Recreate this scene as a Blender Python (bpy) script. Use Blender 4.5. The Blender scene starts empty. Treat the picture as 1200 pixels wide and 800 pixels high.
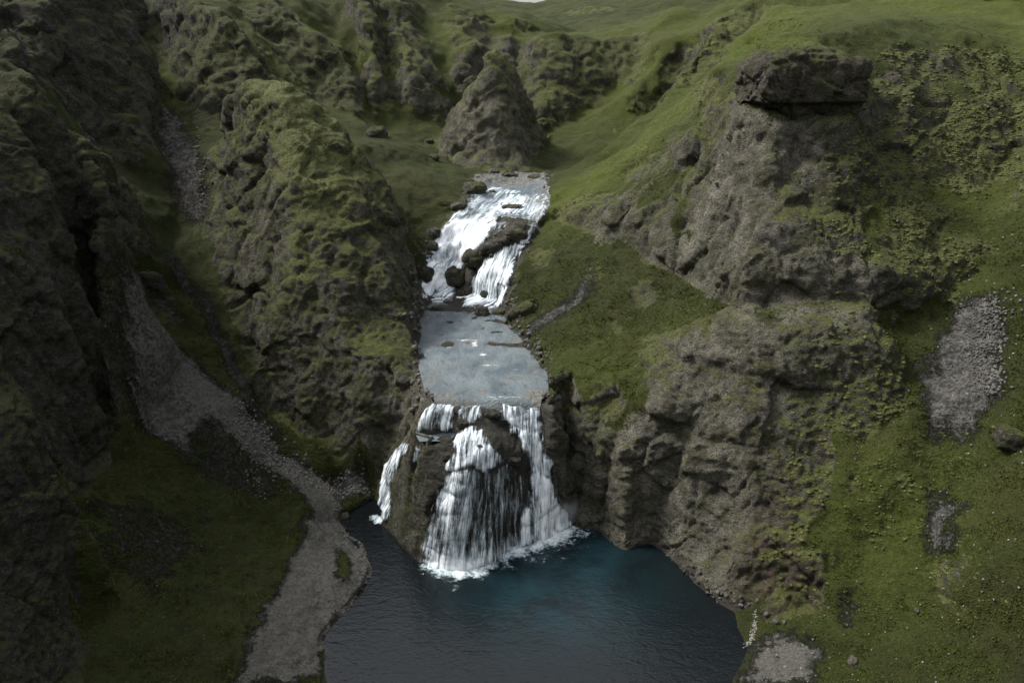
import bpy, math, random
import numpy as np
from mathutils import Vector
from mathutils.bvhtree import BVHTree
from mathutils.geometry import delaunay_2d_cdt

random.seed(7)
RNG = np.random.default_rng(7)
scene = bpy.context.scene
COL = scene.collection

# ------------------------------------------------------------------ camera
CAM_Z, PITCH, FPX = 30.0, math.radians(21.8), 900.0
SP, CP = math.sin(PITCH), math.cos(PITCH)
cam_d = bpy.data.cameras.new('camera'); cam = bpy.data.objects.new('camera', cam_d); COL.objects.link(cam)
cam.location = (0, 0, CAM_Z); cam.rotation_euler = (math.radians(90) - PITCH, 0, 0)
cam_d.sensor_width = 36; cam_d.lens = 27.0; cam_d.clip_start = 0.5; cam_d.clip_end = 6000
scene.camera = cam


def ray(px, py):
    a = (px - 600) / FPX; b = (400 - py) / FPX
    return a, CP + b * SP, -SP + b * CP


def PY(px, py, y):                    # surveyed point: picture bearing + distance along the valley
    dx, dy, dz = ray(px, py)
    return (dx / dy * y, y, CAM_Z + dz / dy * y)


def PZ(px, py, z):                    # surveyed point: picture bearing + height above the pool
    dx, dy, dz = ray(px, py)
    y = (z - CAM_Z) / (dz / dy)
    return (dx / dy * y, y, z)


# ------------------------------------------------------------------ noise
def _hash(ix, iy, iz, seed):
    h = (ix.astype(np.int64) * 374761393 + iy.astype(np.int64) * 668265263 + iz.astype(np.int64) * 2147483647 + seed * 974634777) & 0xffffffff
    h = ((h ^ (h >> 13)) * 1274126177) & 0xffffffff
    h = ((h ^ (h >> 16)) * 2246822519) & 0xffffffff
    return (h ^ (h >> 15)) & 0xffffffff


_G = np.array([[1, 1, 0], [-1, 1, 0], [1, -1, 0], [-1, -1, 0], [1, 0, 1], [-1, 0, 1], [1, 0, -1], [-1, 0, -1],
               [0, 1, 1], [0, -1, 1], [0, 1, -1], [0, -1, -1], [1, 1, 0], [-1, 1, 0], [0, -1, 1], [0, -1, -1]], np.float32)


def noise(p, seed=0):                 # gradient noise, about -1..1
    i = np.floor(p); f = (p - i).astype(np.float32); i = i.astype(np.int64)
    u = f * f * f * (f * (f * 6 - 15) + 10)
    out = 0
    for cx in (0, 1):
        wx = u[:, 0] if cx else 1 - u[:, 0]
        for cy in (0, 1):
            wy = u[:, 1] if cy else 1 - u[:, 1]
            for cz in (0, 1):
                wz = u[:, 2] if cz else 1 - u[:, 2]
                g = _G[_hash(i[:, 0] + cx, i[:, 1] + cy, i[:, 2] + cz, seed) & 15]
                d = g[:, 0] * (f[:, 0] - cx) + g[:, 1] * (f[:, 1] - cy) + g[:, 2] * (f[:, 2] - cz)
                out = out + wx * wy * wz * d
    return out


def fbm(p, wl, octs, seed=0, gain=0.5):
    s = 0; a = 1
    for k in range(octs):
        s = s + a * noise(p / wl, seed + k); wl *= 0.5; a *= gain
    return s


def cell(p, seed=0):                  # facets: random plane per cell; returns height about -1..1 and distance to the cell edge
    i = np.floor(p).astype(np.int64); n = len(p)
    f1 = np.full(n, 9.0, np.float32); f2 = f1.copy(); hh = np.zeros(n, np.float32)
    for dx in (-1, 0, 1):
        for dy in (-1, 0, 1):
            for dz in (-1, 0, 1):
                c = i + np.array([dx, dy, dz]); h = _hash(c[:, 0], c[:, 1], c[:, 2], seed)
                o = np.stack([h & 1023, (h >> 10) & 1023, (h >> 20) & 1023], 1) / 1023.0
                v = (p - c - .5 - (o - .5) * .9).astype(np.float32)
                d = (v * v).sum(1)
                g = _G[(h >> 5) & 15] * .75
                hv = (((h >> 13) & 255) / 255.0 - .5) * 1.1 + (v * g).sum(1)
                m = d < f1
                f2 = np.where(m, f1, np.minimum(f2, d)); hh = np.where(m, hv, hh); f1 = np.where(m, d, f1)
    return hh, np.sqrt(f2) - np.sqrt(f1)


def sstep(a, b, x):
    t = np.clip((x - a) / (b - a), 0, 1)
    return t * t * (3 - 2 * t)


# ------------------------------------------------------------------ survey of the gorge
def BED(px, py, z):                   # point on the pool floor below a spot of the water surface
    q_ = PZ(px, py, 0); return (q_[0], q_[1], z)


PTS = []                              # (x, y, z, rock 0..1, formation name or '')


def add(points, rock=0.0, form='', step=1.5):
    P = [p if not isinstance(p, str) else p for p in points]
    for k, p in enumerate(P):
        PTS.append((*p, rock, form))
        if step and k + 1 < len(P):
            q = P[k + 1]; n = int(math.dist(p, q) / step)
            for j in range(1, n):
                t = j / n
                PTS.append((*(p[c] + (q[c] - p[c]) * t for c in range(3)), rock, form))


def pts(points, rock=0.0, form=''):
    add(points, rock, form, 0)


# pool
SHORE_L = [(-6, 5, 0), (-8, 15, 0), (-9.5, 22, 0)] + [PZ(*p, 0) for p in ((386, 800), (378, 750), (415, 707), (437, 666), (425, 635), (396, 608), (400, 586), (440, 574))]
SHORE_R = [(9, 5, 0), (11, 15, 0), (11.5, 22, 0)] + [PZ(*p, 0) for p in ((862, 800), (872, 760), (884, 742), (886, 722))]
TOE_R = [PZ(*p, 0) for p in ((886, 722), (862, 712), (830, 692), (797, 665), (760, 634), (715, 616), (680, 602), (662, 592))]
add(SHORE_L, 0.0); add(SHORE_R, 0.0); add(TOE_R, 1.0, 'R3')
pts([(0, 8, -2.5), (-3, 15, -2.6), (4, 15, -2.6), (0, 25, -3), (-6, 26, -2), (7, 26, -2), (2, 33, -3.2), (-6, 33, -2), (8, 33.5, -2.4), (6, 37, -2.6), (0, 36, -2.8), (-4, 36.5, -2.4), BED(455, 650, -1.3), BED(448, 625, -1.1), BED(470, 672, -1.6), BED(430, 610, -.8), BED(436, 590, -.6), BED(450, 690, -1.6), BED(700, 622, -1.8), BED(668, 622, -1.5), BED(740, 650, -1.6), BED(640, 640, -2), BED(580, 668, -2)])
# beach and low grass on the left
add([(-12, 12, 1.5), (-13, 22, 1.4)] + [PZ(*p) for p in ((285, 800, 1.3), (318, 722, 1.2), (345, 664, 1.2), (360, 612, 1.1), (384, 578, 1.0), (432, 564, .8))])
pts([PZ(200, 650, 3.4), PZ(200, 750, 2.8), PZ(250, 600, 2.6), PZ(250, 560, 3.4), PY(180, 490, 45), PZ(300, 545, 3.0), PZ(150, 700, 3.6), PZ(150, 800, 3.0), PZ(140, 590, 5.6), (-18, 18, 3.4)])
add([PY(132, 350, 52), PY(200, 415, 49.5), PY(270, 490, 47.5), PZ(340, 556, 1.9)])
# gully floor
add([PZ(365, 575, 1.3), PY(335, 530, 47.5), PY(280, 450, 51.6), PY(235, 370, 56.5), PY(200, 300, 62), PY(208, 200, 70.4), PY(197, 150, 76), PY(185, 80, 88), PY(177, 10, 104)])
pts([PY(240, 440, 50.8), PY(170, 340, 55.5), PY(160, 240, 62), PY(230, 250, 65), PY(230, 180, 72.5)])
# near left cliff B
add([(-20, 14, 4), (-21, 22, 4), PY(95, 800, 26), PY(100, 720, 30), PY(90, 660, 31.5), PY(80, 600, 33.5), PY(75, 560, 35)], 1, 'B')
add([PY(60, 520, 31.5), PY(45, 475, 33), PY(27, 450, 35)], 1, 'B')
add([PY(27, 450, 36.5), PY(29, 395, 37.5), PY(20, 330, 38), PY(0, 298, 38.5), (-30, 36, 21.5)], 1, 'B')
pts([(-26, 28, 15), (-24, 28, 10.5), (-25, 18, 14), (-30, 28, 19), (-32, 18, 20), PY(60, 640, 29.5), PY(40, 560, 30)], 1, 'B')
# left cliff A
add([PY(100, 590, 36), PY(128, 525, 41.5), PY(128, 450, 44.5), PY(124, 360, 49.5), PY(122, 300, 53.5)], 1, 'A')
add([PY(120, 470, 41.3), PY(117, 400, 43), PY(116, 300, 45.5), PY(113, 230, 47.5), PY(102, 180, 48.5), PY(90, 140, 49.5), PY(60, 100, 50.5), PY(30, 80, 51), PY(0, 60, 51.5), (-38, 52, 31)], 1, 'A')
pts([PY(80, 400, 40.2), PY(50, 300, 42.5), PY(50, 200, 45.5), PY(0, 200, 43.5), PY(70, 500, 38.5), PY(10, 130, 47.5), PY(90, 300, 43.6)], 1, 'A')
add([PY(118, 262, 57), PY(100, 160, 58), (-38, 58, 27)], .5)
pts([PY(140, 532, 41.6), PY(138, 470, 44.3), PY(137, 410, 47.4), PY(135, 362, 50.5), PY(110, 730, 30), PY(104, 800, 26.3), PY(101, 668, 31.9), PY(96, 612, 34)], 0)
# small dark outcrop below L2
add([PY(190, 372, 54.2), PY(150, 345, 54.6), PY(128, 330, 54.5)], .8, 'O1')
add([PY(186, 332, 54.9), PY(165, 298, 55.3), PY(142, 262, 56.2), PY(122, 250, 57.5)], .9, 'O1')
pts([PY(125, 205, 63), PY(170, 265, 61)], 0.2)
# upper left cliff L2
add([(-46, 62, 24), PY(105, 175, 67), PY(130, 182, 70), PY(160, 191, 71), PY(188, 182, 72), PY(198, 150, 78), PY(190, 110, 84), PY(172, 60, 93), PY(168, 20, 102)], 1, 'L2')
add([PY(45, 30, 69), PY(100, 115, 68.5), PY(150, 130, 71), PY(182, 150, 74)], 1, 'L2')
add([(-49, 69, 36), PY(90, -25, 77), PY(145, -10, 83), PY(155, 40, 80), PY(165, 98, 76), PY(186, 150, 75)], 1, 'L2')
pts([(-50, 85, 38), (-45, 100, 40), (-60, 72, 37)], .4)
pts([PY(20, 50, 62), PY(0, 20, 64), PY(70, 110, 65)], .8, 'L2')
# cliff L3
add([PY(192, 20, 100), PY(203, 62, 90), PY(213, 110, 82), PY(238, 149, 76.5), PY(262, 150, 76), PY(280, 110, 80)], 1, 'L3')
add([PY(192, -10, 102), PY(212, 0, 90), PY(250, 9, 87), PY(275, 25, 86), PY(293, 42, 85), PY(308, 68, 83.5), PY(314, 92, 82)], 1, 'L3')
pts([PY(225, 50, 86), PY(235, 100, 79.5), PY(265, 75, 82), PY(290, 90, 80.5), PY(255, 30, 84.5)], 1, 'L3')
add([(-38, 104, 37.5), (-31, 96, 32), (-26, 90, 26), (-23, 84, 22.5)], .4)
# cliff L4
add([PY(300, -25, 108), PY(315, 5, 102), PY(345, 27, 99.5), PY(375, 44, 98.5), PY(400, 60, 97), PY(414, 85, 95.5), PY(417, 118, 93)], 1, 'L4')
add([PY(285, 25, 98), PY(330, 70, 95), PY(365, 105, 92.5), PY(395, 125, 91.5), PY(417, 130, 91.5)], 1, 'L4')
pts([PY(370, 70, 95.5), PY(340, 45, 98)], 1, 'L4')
add([(-34, 118, 38), (-27, 112, 34), (-22, 108, 30), PY(425, 95, 103), PY(428, 135, 94)], .2)
# main left buttress L5
add([PZ(446, 566, .6), PZ(448, 530, 2.8), PY(440, 516, 47), PY(400, 517, 47.5), PY(352, 503, 49), PY(315, 474, 50.6), PY(300, 440, 52.3), PY(288, 400, 54.5), PY(275, 320, 58.2), PY(264, 240, 63.2), PY(257, 175, 71), (-25, 77, 21.6)], 1, 'L5')
add([PY(264, 112, 68), PY(290, 92, 67), PY(315, 93, 66.5), PY(342, 96, 66), PY(380, 130, 65), PY(420, 172, 64), PY(455, 212, 63), PY(470, 260, 61), PY(483, 310, 60)], 1, 'L5')
add([PY(265, 165, 66), PY(268, 250, 61), PY(285, 345, 56.3), PY(303, 425, 51.5)], 1, 'L5')
pts([PY(280, 110, 65.2), PY(330, 118, 63.5), PY(345, 180, 60), PY(350, 250, 57), PY(300, 300, 57), PY(320, 400, 51.8), PY(400, 300, 54.6), PY(400, 400, 50.6), PY(450, 420, 49),
     PY(470, 490, 46), PY(430, 250, 58.2), PY(400, 200, 60.3), PY(300, 200, 62), PY(350, 470, 49.3), PY(470, 340, 54.5), PY(488, 400, 51), PY(480, 450, 47.6), PY(420, 480, 48)], 1, 'L5')
add([PZ(450, 552, 1.5), PZ(470, 520, 4.6), PZ(488, 492, 7.9), PZ(503, 474, 9.0), PZ(502, 455, 9.1), PZ(499, 430, 8.9), PZ(497, 400, 8.95), PZ(495, 375, 9), PZ(497, 350, 9.1)], 1, 'L5')
add([(-9, 66, 13.2), (-10, 69, 15.3), (-13, 71.5, 17.5), (-18, 73.5, 19.6), (-23, 76, 21.2)], .2)
# grass shoulder behind L5 down to the river
pts([PY(410, 140, 87), PY(450, 160, 84), PY(480, 170, 83), PY(500, 185, 81), PY(435, 168, 76.5), PY(480, 228, 71), PY(500, 262, 69), PY(470, 195, 75), PY(520, 215, 74.5)], 0)
add([PZ(500, 342, 9.4), PZ(502, 315, 11), PZ(511, 278, 13.3), PZ(533, 250, 14.9), PZ(550, 232, 15.7), PZ(557, 214, 16.3), PZ(558, 205, 16.6)], .8)
# river bed
pts([PZ(530, 345, 8.3), PZ(560, 350, 8.4), PZ(540, 380, 8.3), PZ(540, 420, 8.3), PZ(590, 420, 8.35), PZ(600, 450, 8.2), PZ(540, 450, 8.2), PZ(580, 385, 8.3)], 1)
add([PZ(545, 330, 9.6), PZ(550, 300, 11.8), PZ(565, 275, 13.6), PZ(590, 250, 14.8)], 1)
add([PZ(585, 330, 10.2), PZ(590, 300, 12.2), PZ(603, 275, 13.9), PZ(620, 252, 14.6)], 1)
pts([PZ(520, 320, 10.1), PZ(525, 290, 12.2), PZ(540, 270, 13.6), PZ(560, 250, 14.6)], 1)
add([PZ(575, 232, 15.4), PZ(585, 215, 16.1), PZ(590, 207, 16.3), (6, 84, 16.3), (14, 91, 16.8), (22, 102, 18)], 1)
pts([PZ(610, 235, 15.3), PZ(605, 222, 15.7), PZ(620, 225, 15.6)], 1)
# right bank of the river
add([(10, 84, 17.6), PZ(645, 212, 16.6), PZ(642, 228, 16.2), PZ(640, 245, 15.4), PZ(634, 258, 14.6), PZ(619, 286, 13), PZ(600, 318, 11.4), PZ(592, 345, 9.9), PZ(585, 360, 9.3), PZ(601, 382, 9.1), PZ(625, 412, 9), PZ(646, 442, 9.05), PZ(657, 465, 9.2)], .7)
# lower fall rock
add([PZ(456, 602, 0), PZ(462, 625, 0), PZ(480, 645, 0), PZ(500, 660, 0), PZ(530, 664, 0), PZ(560, 660, 0), PZ(590, 644, 0), PZ(620, 630, 0), PZ(650, 610, 0), PZ(662, 592, 0)], 1, 'D')
add([PY(463, 575, 43.3), PY(475, 575, 41.8), PY(490, 578, 40.4), PY(515, 575, 39.3), PY(545, 568, 38.9), PY(580, 560, 40.0), PY(610, 560, 41.0), PY(632, 570, 41.9), PY(652, 572, 43.7)], 1, 'D')
add([PY(466, 545, 43.6), PY(480, 537, 42.1), PY(500, 545, 39.8), PY(530, 540, 39.7), PY(560, 530, 40.2), PY(590, 528, 41.2), PY(615, 528, 42.0), PY(633, 520, 42.8), PY(648, 515, 44.0)], 1, 'D')
pts([(*PY(494, 513, 41.9)[:2], 6.2), (*PY(507, 511, 42)[:2], 6.2), (*PY(520, 514, 41.7)[:2], 6.2)], 1, 'D')
add([PZ(482, 512, 7.6), PZ(488, 519, 7.45), PZ(500, 521, 7.3), PZ(515, 521, 7.25), PZ(532, 517, 7.35)], 1, 'D', .4)
pts([PY(545, 502, 41.9), PY(575, 500, 42.2), PY(600, 500, 42.8), PY(625, 495, 43.2)], 1, 'D')
add([PZ(510, 480, 8.3), PZ(535, 478, 8.3), PZ(560, 477, 8.35), PZ(590, 476, 8.2), PZ(620, 475, 8.2), PZ(646, 473, 8.7)], 1, 'D', .5)
add([PZ(505, 466, 8.85), PZ(525, 467, 8.5), PZ(545, 468, 8.62), PZ(560, 467, 8.4), PZ(575, 467, 8.7), PZ(592, 467, 8.35), PZ(615, 467, 8.3), PZ(632, 467, 8.6), PZ(652, 466, 9.0)], 1, 'D', .5)
# central pyramid
add([PZ(517, 184, 17.2), PZ(530, 193, 16.9), PZ(548, 202, 16.6), PZ(580, 203, 16.5), PZ(603, 201, 16.6), PZ(617, 193, 17), PY(630, 172, 91.5), (4.5, 97, 18.8), (0, 101, 19.5), (-6, 99, 19.3), (-9, 93, 18)], 1, 'P')
pts([PY(583, 54, 91), PY(573, 62, 90), PY(594, 63, 91), PY(568, 75, 89.3), PY(600, 80, 90.2), PY(585, 85, 89), PY(560, 105, 88.2), PY(598, 110, 88.6)], 1, 'P')
add([PY(583, 54, 91), PY(562, 80, 90), PY(535, 118, 89), PY(524, 150, 88.3)], 1, 'P')
add([PY(583, 54, 91), PY(602, 82, 91.5), PY(614, 115, 91.5), PY(620, 150, 90)], 1, 'P')
pts([PY(572, 100, 88.5), PY(575, 140, 86.5), PY(555, 150, 86.8), PY(595, 140, 87.2), PY(575, 175, 84.5), PY(545, 175, 85.8), PY(605, 172, 85.6), PY(550, 120, 87.8)], 1, 'P')
# bowl and walls at the head of the gorge
pts([PY(640, 195, 86), PY(660, 175, 93), PY(690, 150, 98), PY(715, 120, 104), PY(735, 100, 108), PY(665, 190, 88)], 0)
add([(-1, 104, 20.3), PY(626, 165, 97), PY(648, 152, 99.5), PY(675, 135, 103.5), PY(698, 115, 107.5), PY(728, 94, 110.5)], .8, 'HW')
add([PY(630, 120, 101), PY(655, 105, 104.5), PY(690, 92, 108)], .85, 'HW')
add([PY(620, 46, 112), PY(650, 42, 112), PY(700, 47, 114), PY(735, 40, 115), PY(762, 34, 116)], .8, 'HW')
pts([PY(640, 80, 107.5), PY(690, 72, 110.8), PY(735, 66, 112.5)], .9, 'HW')
pts([PY(800, 10, 119), PY(680, 36, 130), (30, 130, 33), (18, 160, 33.5), (45, 130, 38)], 0)
# left wall at the head of the gorge
add([PY(428, 145, 91), PY(450, 146, 93.5), PY(490, 146, 95.5), PY(512, 143, 97.5), PY(530, 135, 101.5), (-6.5, 103.5, 20.4)], .3)
add([PY(412, -15, 110), PY(425, 10, 106), PY(433, 35, 102.5), PY(436, 65, 99), PY(434, 100, 96), PY(440, 130, 93)], .8, 'LW')
add([PY(436, -15, 118), PY(449, 30, 111), PY(452, 60, 107), PY(456, 95, 102), PY(462, 128, 97.5)], .1, 'LW')
add([PY(455, -15, 116), PY(462, 20, 109), PY(467, 50, 104), PY(476, 75, 100.5), PY(484, 95, 98.2), PY(478, 115, 97), PY(478, 138, 95.6)], .85, 'LW')
add([PY(488, 60, 105), PY(500, 95, 100), PY(512, 108, 98.6), PY(508, 138, 97.3)], .9, 'LW')
add([PY(492, -12, 124), PY(505, 30, 116), PY(518, 70, 109), PY(528, 105, 104.5)], .1, 'LW')
add([PY(520, -10, 124), PY(532, 15, 117), PY(540, 40, 112), PY(547, 70, 107.5), PY(556, 92, 105), PY(560, 115, 103.5)], .85, 'LW')
add([PY(556, 0, 124), PY(585, 14, 121), PY(603, 28, 119), PY(618, 44, 117.5)], .4, 'LW')
add([PY(566, 40, 116), PY(588, 62, 113), PY(612, 78, 112)], .9, 'LW')
pts([(-30, 160, 43), (-18, 160, 38), (-8, 150, 34.2), (0, 150, 31), (8, 150, 31), (-60, 200, 52), (0, 190, 31.5)], 0)
# far hills
pts([(-3, 262, 36), (8, 255, 38.6), (20, 250, 41), (50, 250, 47), (-30, 260, 42), (0, 400, 37), (60, 400, 50), (-100, 400, 60), (150, 300, 60), (-300, 700, 70), (0, 700, 40), (300, 700, 75), (-160, 200, 70), (160, 200, 60)], 0)
add([PY(645, 42, 190), PY(690, 40, 188), PY(742, 31, 188)], 1, 'FC')
add([PY(655, 26, 195), PY(690, 13, 195), PY(742, 13, 194)], 1, 'FC')
# spur R1
add([PZ(648, 213, 16.9), PY(675, 196, 81), PY(700, 180, 83), PY(750, 138, 87), PY(790, 100, 93)], .1)
add([PY(792, 108, 93.5), PY(808, 98, 95.5), PY(836, 70, 98.8), PY(862, 44, 102.4), PY(895, 20, 106.4)], .9, 'R1')
add([PY(790, 92, 95), PY(800, 74, 97.3), PY(824, 42, 101.2), PY(850, 16, 105.2), PY(885, 0, 109)], .9, 'R1')
pts([PY(735, 120, 100), PY(760, 80, 106), PY(790, 50, 110), PY(710, 165, 90), PY(820, 25, 115)], .1)
add([(6, 75.5, 16.8), (12, 79.5, 18.6), (17, 84, 21), (22, 89, 24.5)], 0)
# spur R2
add([PY(650, 238, 70.5), PY(690, 205, 71.5), PY(745, 165, 72.5), PY(800, 115, 75), PY(850, 70, 79), PY(880, 42, 84)], .25, 'R2')
add([PY(650, 262, 68), PY(720, 275, 62.2), PY(755, 295, 58.7), PY(790, 318, 55.7), PY(830, 340, 51.3), PY(858, 358, 47)], .9, 'R2', .8)
add([PY(655, 250, 68.3), PY(722, 242, 62.5), PY(760, 262, 59), PY(795, 285, 56), PY(840, 310, 51.5)], .9, 'R2')
pts([PY(700, 225, 67.5), PY(740, 205, 67.5), PY(760, 215, 64), PY(800, 180, 65), PY(790, 230, 60.5), PY(830, 150, 65)], .6, 'R2')
# main right buttress R3 with ledge
add([PY(855, 110, 62), PY(872, 125, 55.5), PY(845, 190, 57), PY(815, 240, 58), PY(822, 285, 53.5), PY(862, 300, 47.5)], 1, 'R3')
add([PY(872, 115, 54.6), PY(920, 148, 52.4), PY(960, 150, 52), PY(1002, 142, 53)], 1, 'R3')
add([PY(872, 88, 56.5), PY(930, 90, 56), PY(1000, 75, 57)], 1, 'R3')
add([PY(866, 306, 46.6), PY(900, 302, 46), PY(950, 300, 45.6), PY(1008, 302, 45.4)], 1, 'R3', .7)
add([PY(858, 356, 46.3), PY(900, 352, 45.7), PY(950, 350, 45.3), PY(1012, 350, 45.05)], 1, 'R3', .7)
add([PY(856, 367, 44.8), PY(900, 363, 44.3), PY(950, 361, 44.0), PY(1016, 363, 43.9)], 1, 'R3')
add([PY(884, 165, 52.6), PY(896, 205, 50.2), PY(908, 240, 48.5), PY(940, 270, 47), PY(985, 294, 45.9)], 1, 'R3', 1)
pts([PY(865, 230, 52.5), PY(868, 270, 49.5), PY(950, 215, 51), PY(980, 250, 48.6), PY(1000, 285, 46.8), PY(1010, 230, 51), PY(960, 190, 51)], .9, 'R3')
pts([PY(850, 400, 43), PY(900, 385, 42.6), PY(940, 385, 42.3), PY(1000, 385, 42.3), PY(1035, 395, 42.5), PY(1052, 425, 41.5), PY(1056, 480, 39.8), PY(810, 410, 44)], 1, 'R3')
add([PY(785, 400, 46.2), PY(785, 440, 43.6), PY(768, 478, 42.3), PY(735, 498, 42.2), PY(708, 506, 42.9), PY(675, 512, 44.2), PY(658, 500, 44.3)], .9, 'R3')
pts([PY(800, 550, 40), PY(880, 500, 39.8), PY(960, 480, 40), PY(880, 600, 37.4), PY(960, 580, 37), PY(820, 470, 41.6), PY(690, 560, 43.75), PY(665, 548, 44.4), PY(720, 545, 42.9), PY(700, 530, 43.3), PY(740, 530, 42.3), PY(850, 660, 35.8), PY(910, 660, 35.2), PY(1020, 500, 39.4)], 1, 'R3')
# right buttress foot
add([PZ(895, 724, .3), PZ(945, 716, .9), PZ(958, 655, 3.4)], .9, 'R3')
add([PZ(958, 655, 3.4), PZ(1000, 565, 7), PZ(1045, 530, 8.4), PZ(1066, 480, 10), PY(1062, 420, 42.6), PY(1040, 372, 45)], .4)
# grass slope above the lower cliff
pts([PY(700, 400, 49.5), PY(760, 345, 53), PY(700, 320, 57), PY(650, 300, 61.5), PY(720, 450, 45.6), PY(670, 430, 47.4), PY(640, 350, 57.3), PY(760, 400, 48.6), PY(690, 480, 44.3), PY(740, 480, 43.6), PY(820, 360, 48.5), PY(680, 360, 54)], .1)
# right gully
pts([PY(1130, 420, 42), PY(1105, 610, 34.5), PY(1150, 310, 47.5), PZ(1000, 775, 1), PZ(890, 790, .35), PZ(925, 755, .4), PZ(1000, 800, 1), PZ(1100, 700, 3.2), PZ(1060, 640, 4.6), PZ(1200, 800, 3.4), PZ(1200, 650, 7.5), PY(1200, 500, 35.5), PY(1200, 385, 41), PY(1190, 305, 46),
     PY(1090, 370, 44.6), PY(1090, 500, 38.6), PY(1050, 580, 35.8), (15, 22, .8), (17, 12, 1.5), PZ(980, 720, 1.8)], 0)
# upper right rock R6
add([PY(1030, 352, 45.2), PY(1070, 366, 45.4), PY(1110, 345, 46.4), PY(1155, 298, 48.6)], 1, 'R6')
add([PY(1025, 320, 45.4), PY(1075, 335, 45.9), PY(1110, 310, 47.2), PY(1150, 280, 49.2)], 1, 'R6')
pts([PY(1040, 290, 47.5), PY(1100, 275, 50), PY(1150, 262, 51)], .8, 'R6')
pts([PY(1030, 180, 54), PY(1100, 200, 55), PY(1100, 120, 60), PY(1180, 200, 56), PY(1200, 130, 60), PY(1050, 230, 51.5)], .85, 'R6')
pts([PY(1060, 60, 63), PY(1180, 80, 66), PY(1020, 100, 58.5), PY(1120, 60, 66), PY(1200, 60, 69)], .8, 'R6')
pts([PY(900, 42, 63), PY(960, 40, 62.5), PY(1000, 30, 65), PY(1100, 18, 72), PY(1200, 32, 76), PY(900, 10, 82), PY(1000, 5, 84), PY(1100, -10, 88), PY(1240, 10, 88), (40, 110, 39), (70, 130, 48), (60, 90, 42)], 0)
# out of frame: canyon goes on left, right and behind, unseen walls raised to block sky light
pts([(-44, 30, 50), (-54, 60, 54), (-70, 90, 56), (-40, 12, 46), (-27, 10, 10), (-36, 5, 40), (-70, 40, 55), (-90, 60, 44), (-80, 20, 40), (-60, 130, 45)], .4)
pts([(38, 30, 22), (45, 50, 30), (60, 70, 40), (46, 15, 34), (27, 8, 9), (80, 40, 34), (110, 90, 48), (35, 40, 18)], .1)
for a in range(-170, 171, 10):
    t = math.radians(a)
    if abs(a) > 100:
        PTS.append((60 * math.sin(t), 60 * math.cos(t), 46 + 8 * math.sin(3 * t) if abs(a) < 165 else 2, 0, ''))  # ring of unseen hills, raised to cut the light from behind
        PTS.append((14 * math.sin(t), 14 * math.cos(t), -1 if abs(a) > 150 else 1.5, 0, ''))
    PTS.append((1500 * math.sin(t), 1500 * math.cos(t), 60 if abs(a) < 140 else 0, 0, ''))

PTS_XY = np.array([(p[0], p[1]) for p in PTS]); PZV = np.array([p[2] for p in PTS]); PRK = np.array([p[3] for p in PTS])
FORMS = ['B', 'A', 'O1', 'L2', 'L3', 'L4', 'L5', 'D', 'P', 'HW', 'LW', 'FC', 'R1', 'R2', 'R3', 'R6']
PF = np.array([[1.0 if p[4] == f else 0.0 for f in FORMS] for p in PTS])
vo, eo, fo, ov, oe, of = delaunay_2d_cdt([Vector((float(a), float(b))) for a, b in PTS_XY], [], [], 0, 1e-5)
V2 = np.array([(v.x, v.y) for v in vo]); ORIG = [o[0] for o in ov]
TRI = np.array(fo)
VALS = np.concatenate([PZV[ORIG][:, None], PRK[ORIG][:, None], PF[ORIG]], 1)


def tin(x, y):
    """values of the survey triangulation at plan points"""
    n = len(x); out = np.zeros((n, VALS.shape[1]), np.float32)
    order = np.argsort(y, kind='stable'); xs = x[order]; ys = y[order]
    for t in TRI:
        a, b, c = V2[t]
        lo = np.searchsorted(ys, min(a[1], b[1], c[1]) - 1e-6); hi = np.searchsorted(ys, max(a[1], b[1], c[1]) + 1e-6)
        if hi <= lo: continue
        sx = xs[lo:hi]
        m = (sx >= min(a[0], b[0], c[0]) - 1e-6) & (sx <= max(a[0], b[0], c[0]) + 1e-6)
        if not m.any(): continue
        k = np.nonzero(m)[0] + lo
        den = (b[1] - c[1]) * (a[0] - c[0]) + (c[0] - b[0]) * (a[1] - c[1])
        if abs(den) < 1e-12: continue
        w0 = ((b[1] - c[1]) * (xs[k] - c[0]) + (c[0] - b[0]) * (ys[k] - c[1])) / den
        w1 = ((c[1] - a[1]) * (xs[k] - c[0]) + (a[0] - c[0]) * (ys[k] - c[1])) / den
        w2 = 1 - w0 - w1
        ins = (w0 >= -1e-6) & (w1 >= -1e-6) & (w2 >= -1e-6)
        kk = order[k[ins]]
        out[kk] = w0[ins, None] * VALS[t[0]] + w1[ins, None] * VALS[t[1]] + w2[ins, None] * VALS[t[2]]
    return out


# log-polar height grid: cells grow with distance
CELL = 0.0030
TH0, TH1, L0, L1 = math.radians(-54), math.radians(54), math.log(13.0), math.log(900.0)
th = np.arange(TH0, TH1 + CELL, CELL); lr = np.arange(L0, L1 + CELL, CELL)
TH, LR = np.meshgrid(th, lr)
R = np.exp(LR); GX = R * np.sin(TH); GY = R * np.cos(TH)
flat = np.stack([GX.ravel(), GY.ravel(), np.zeros(GX.size)], 1)
wob = 0.012 * np.clip(R.ravel(), 30, 200)
wx = wob * (noise(flat / 4.0, 11) + .5 * noise(flat / 1.7, 12)); wy = wob * (noise(flat / 4.0, 21) + .5 * noise(flat / 1.7, 22))
V = tin(GX.ravel() + wx, GY.ravel() + wy).reshape(*GX.shape, -1)


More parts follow.
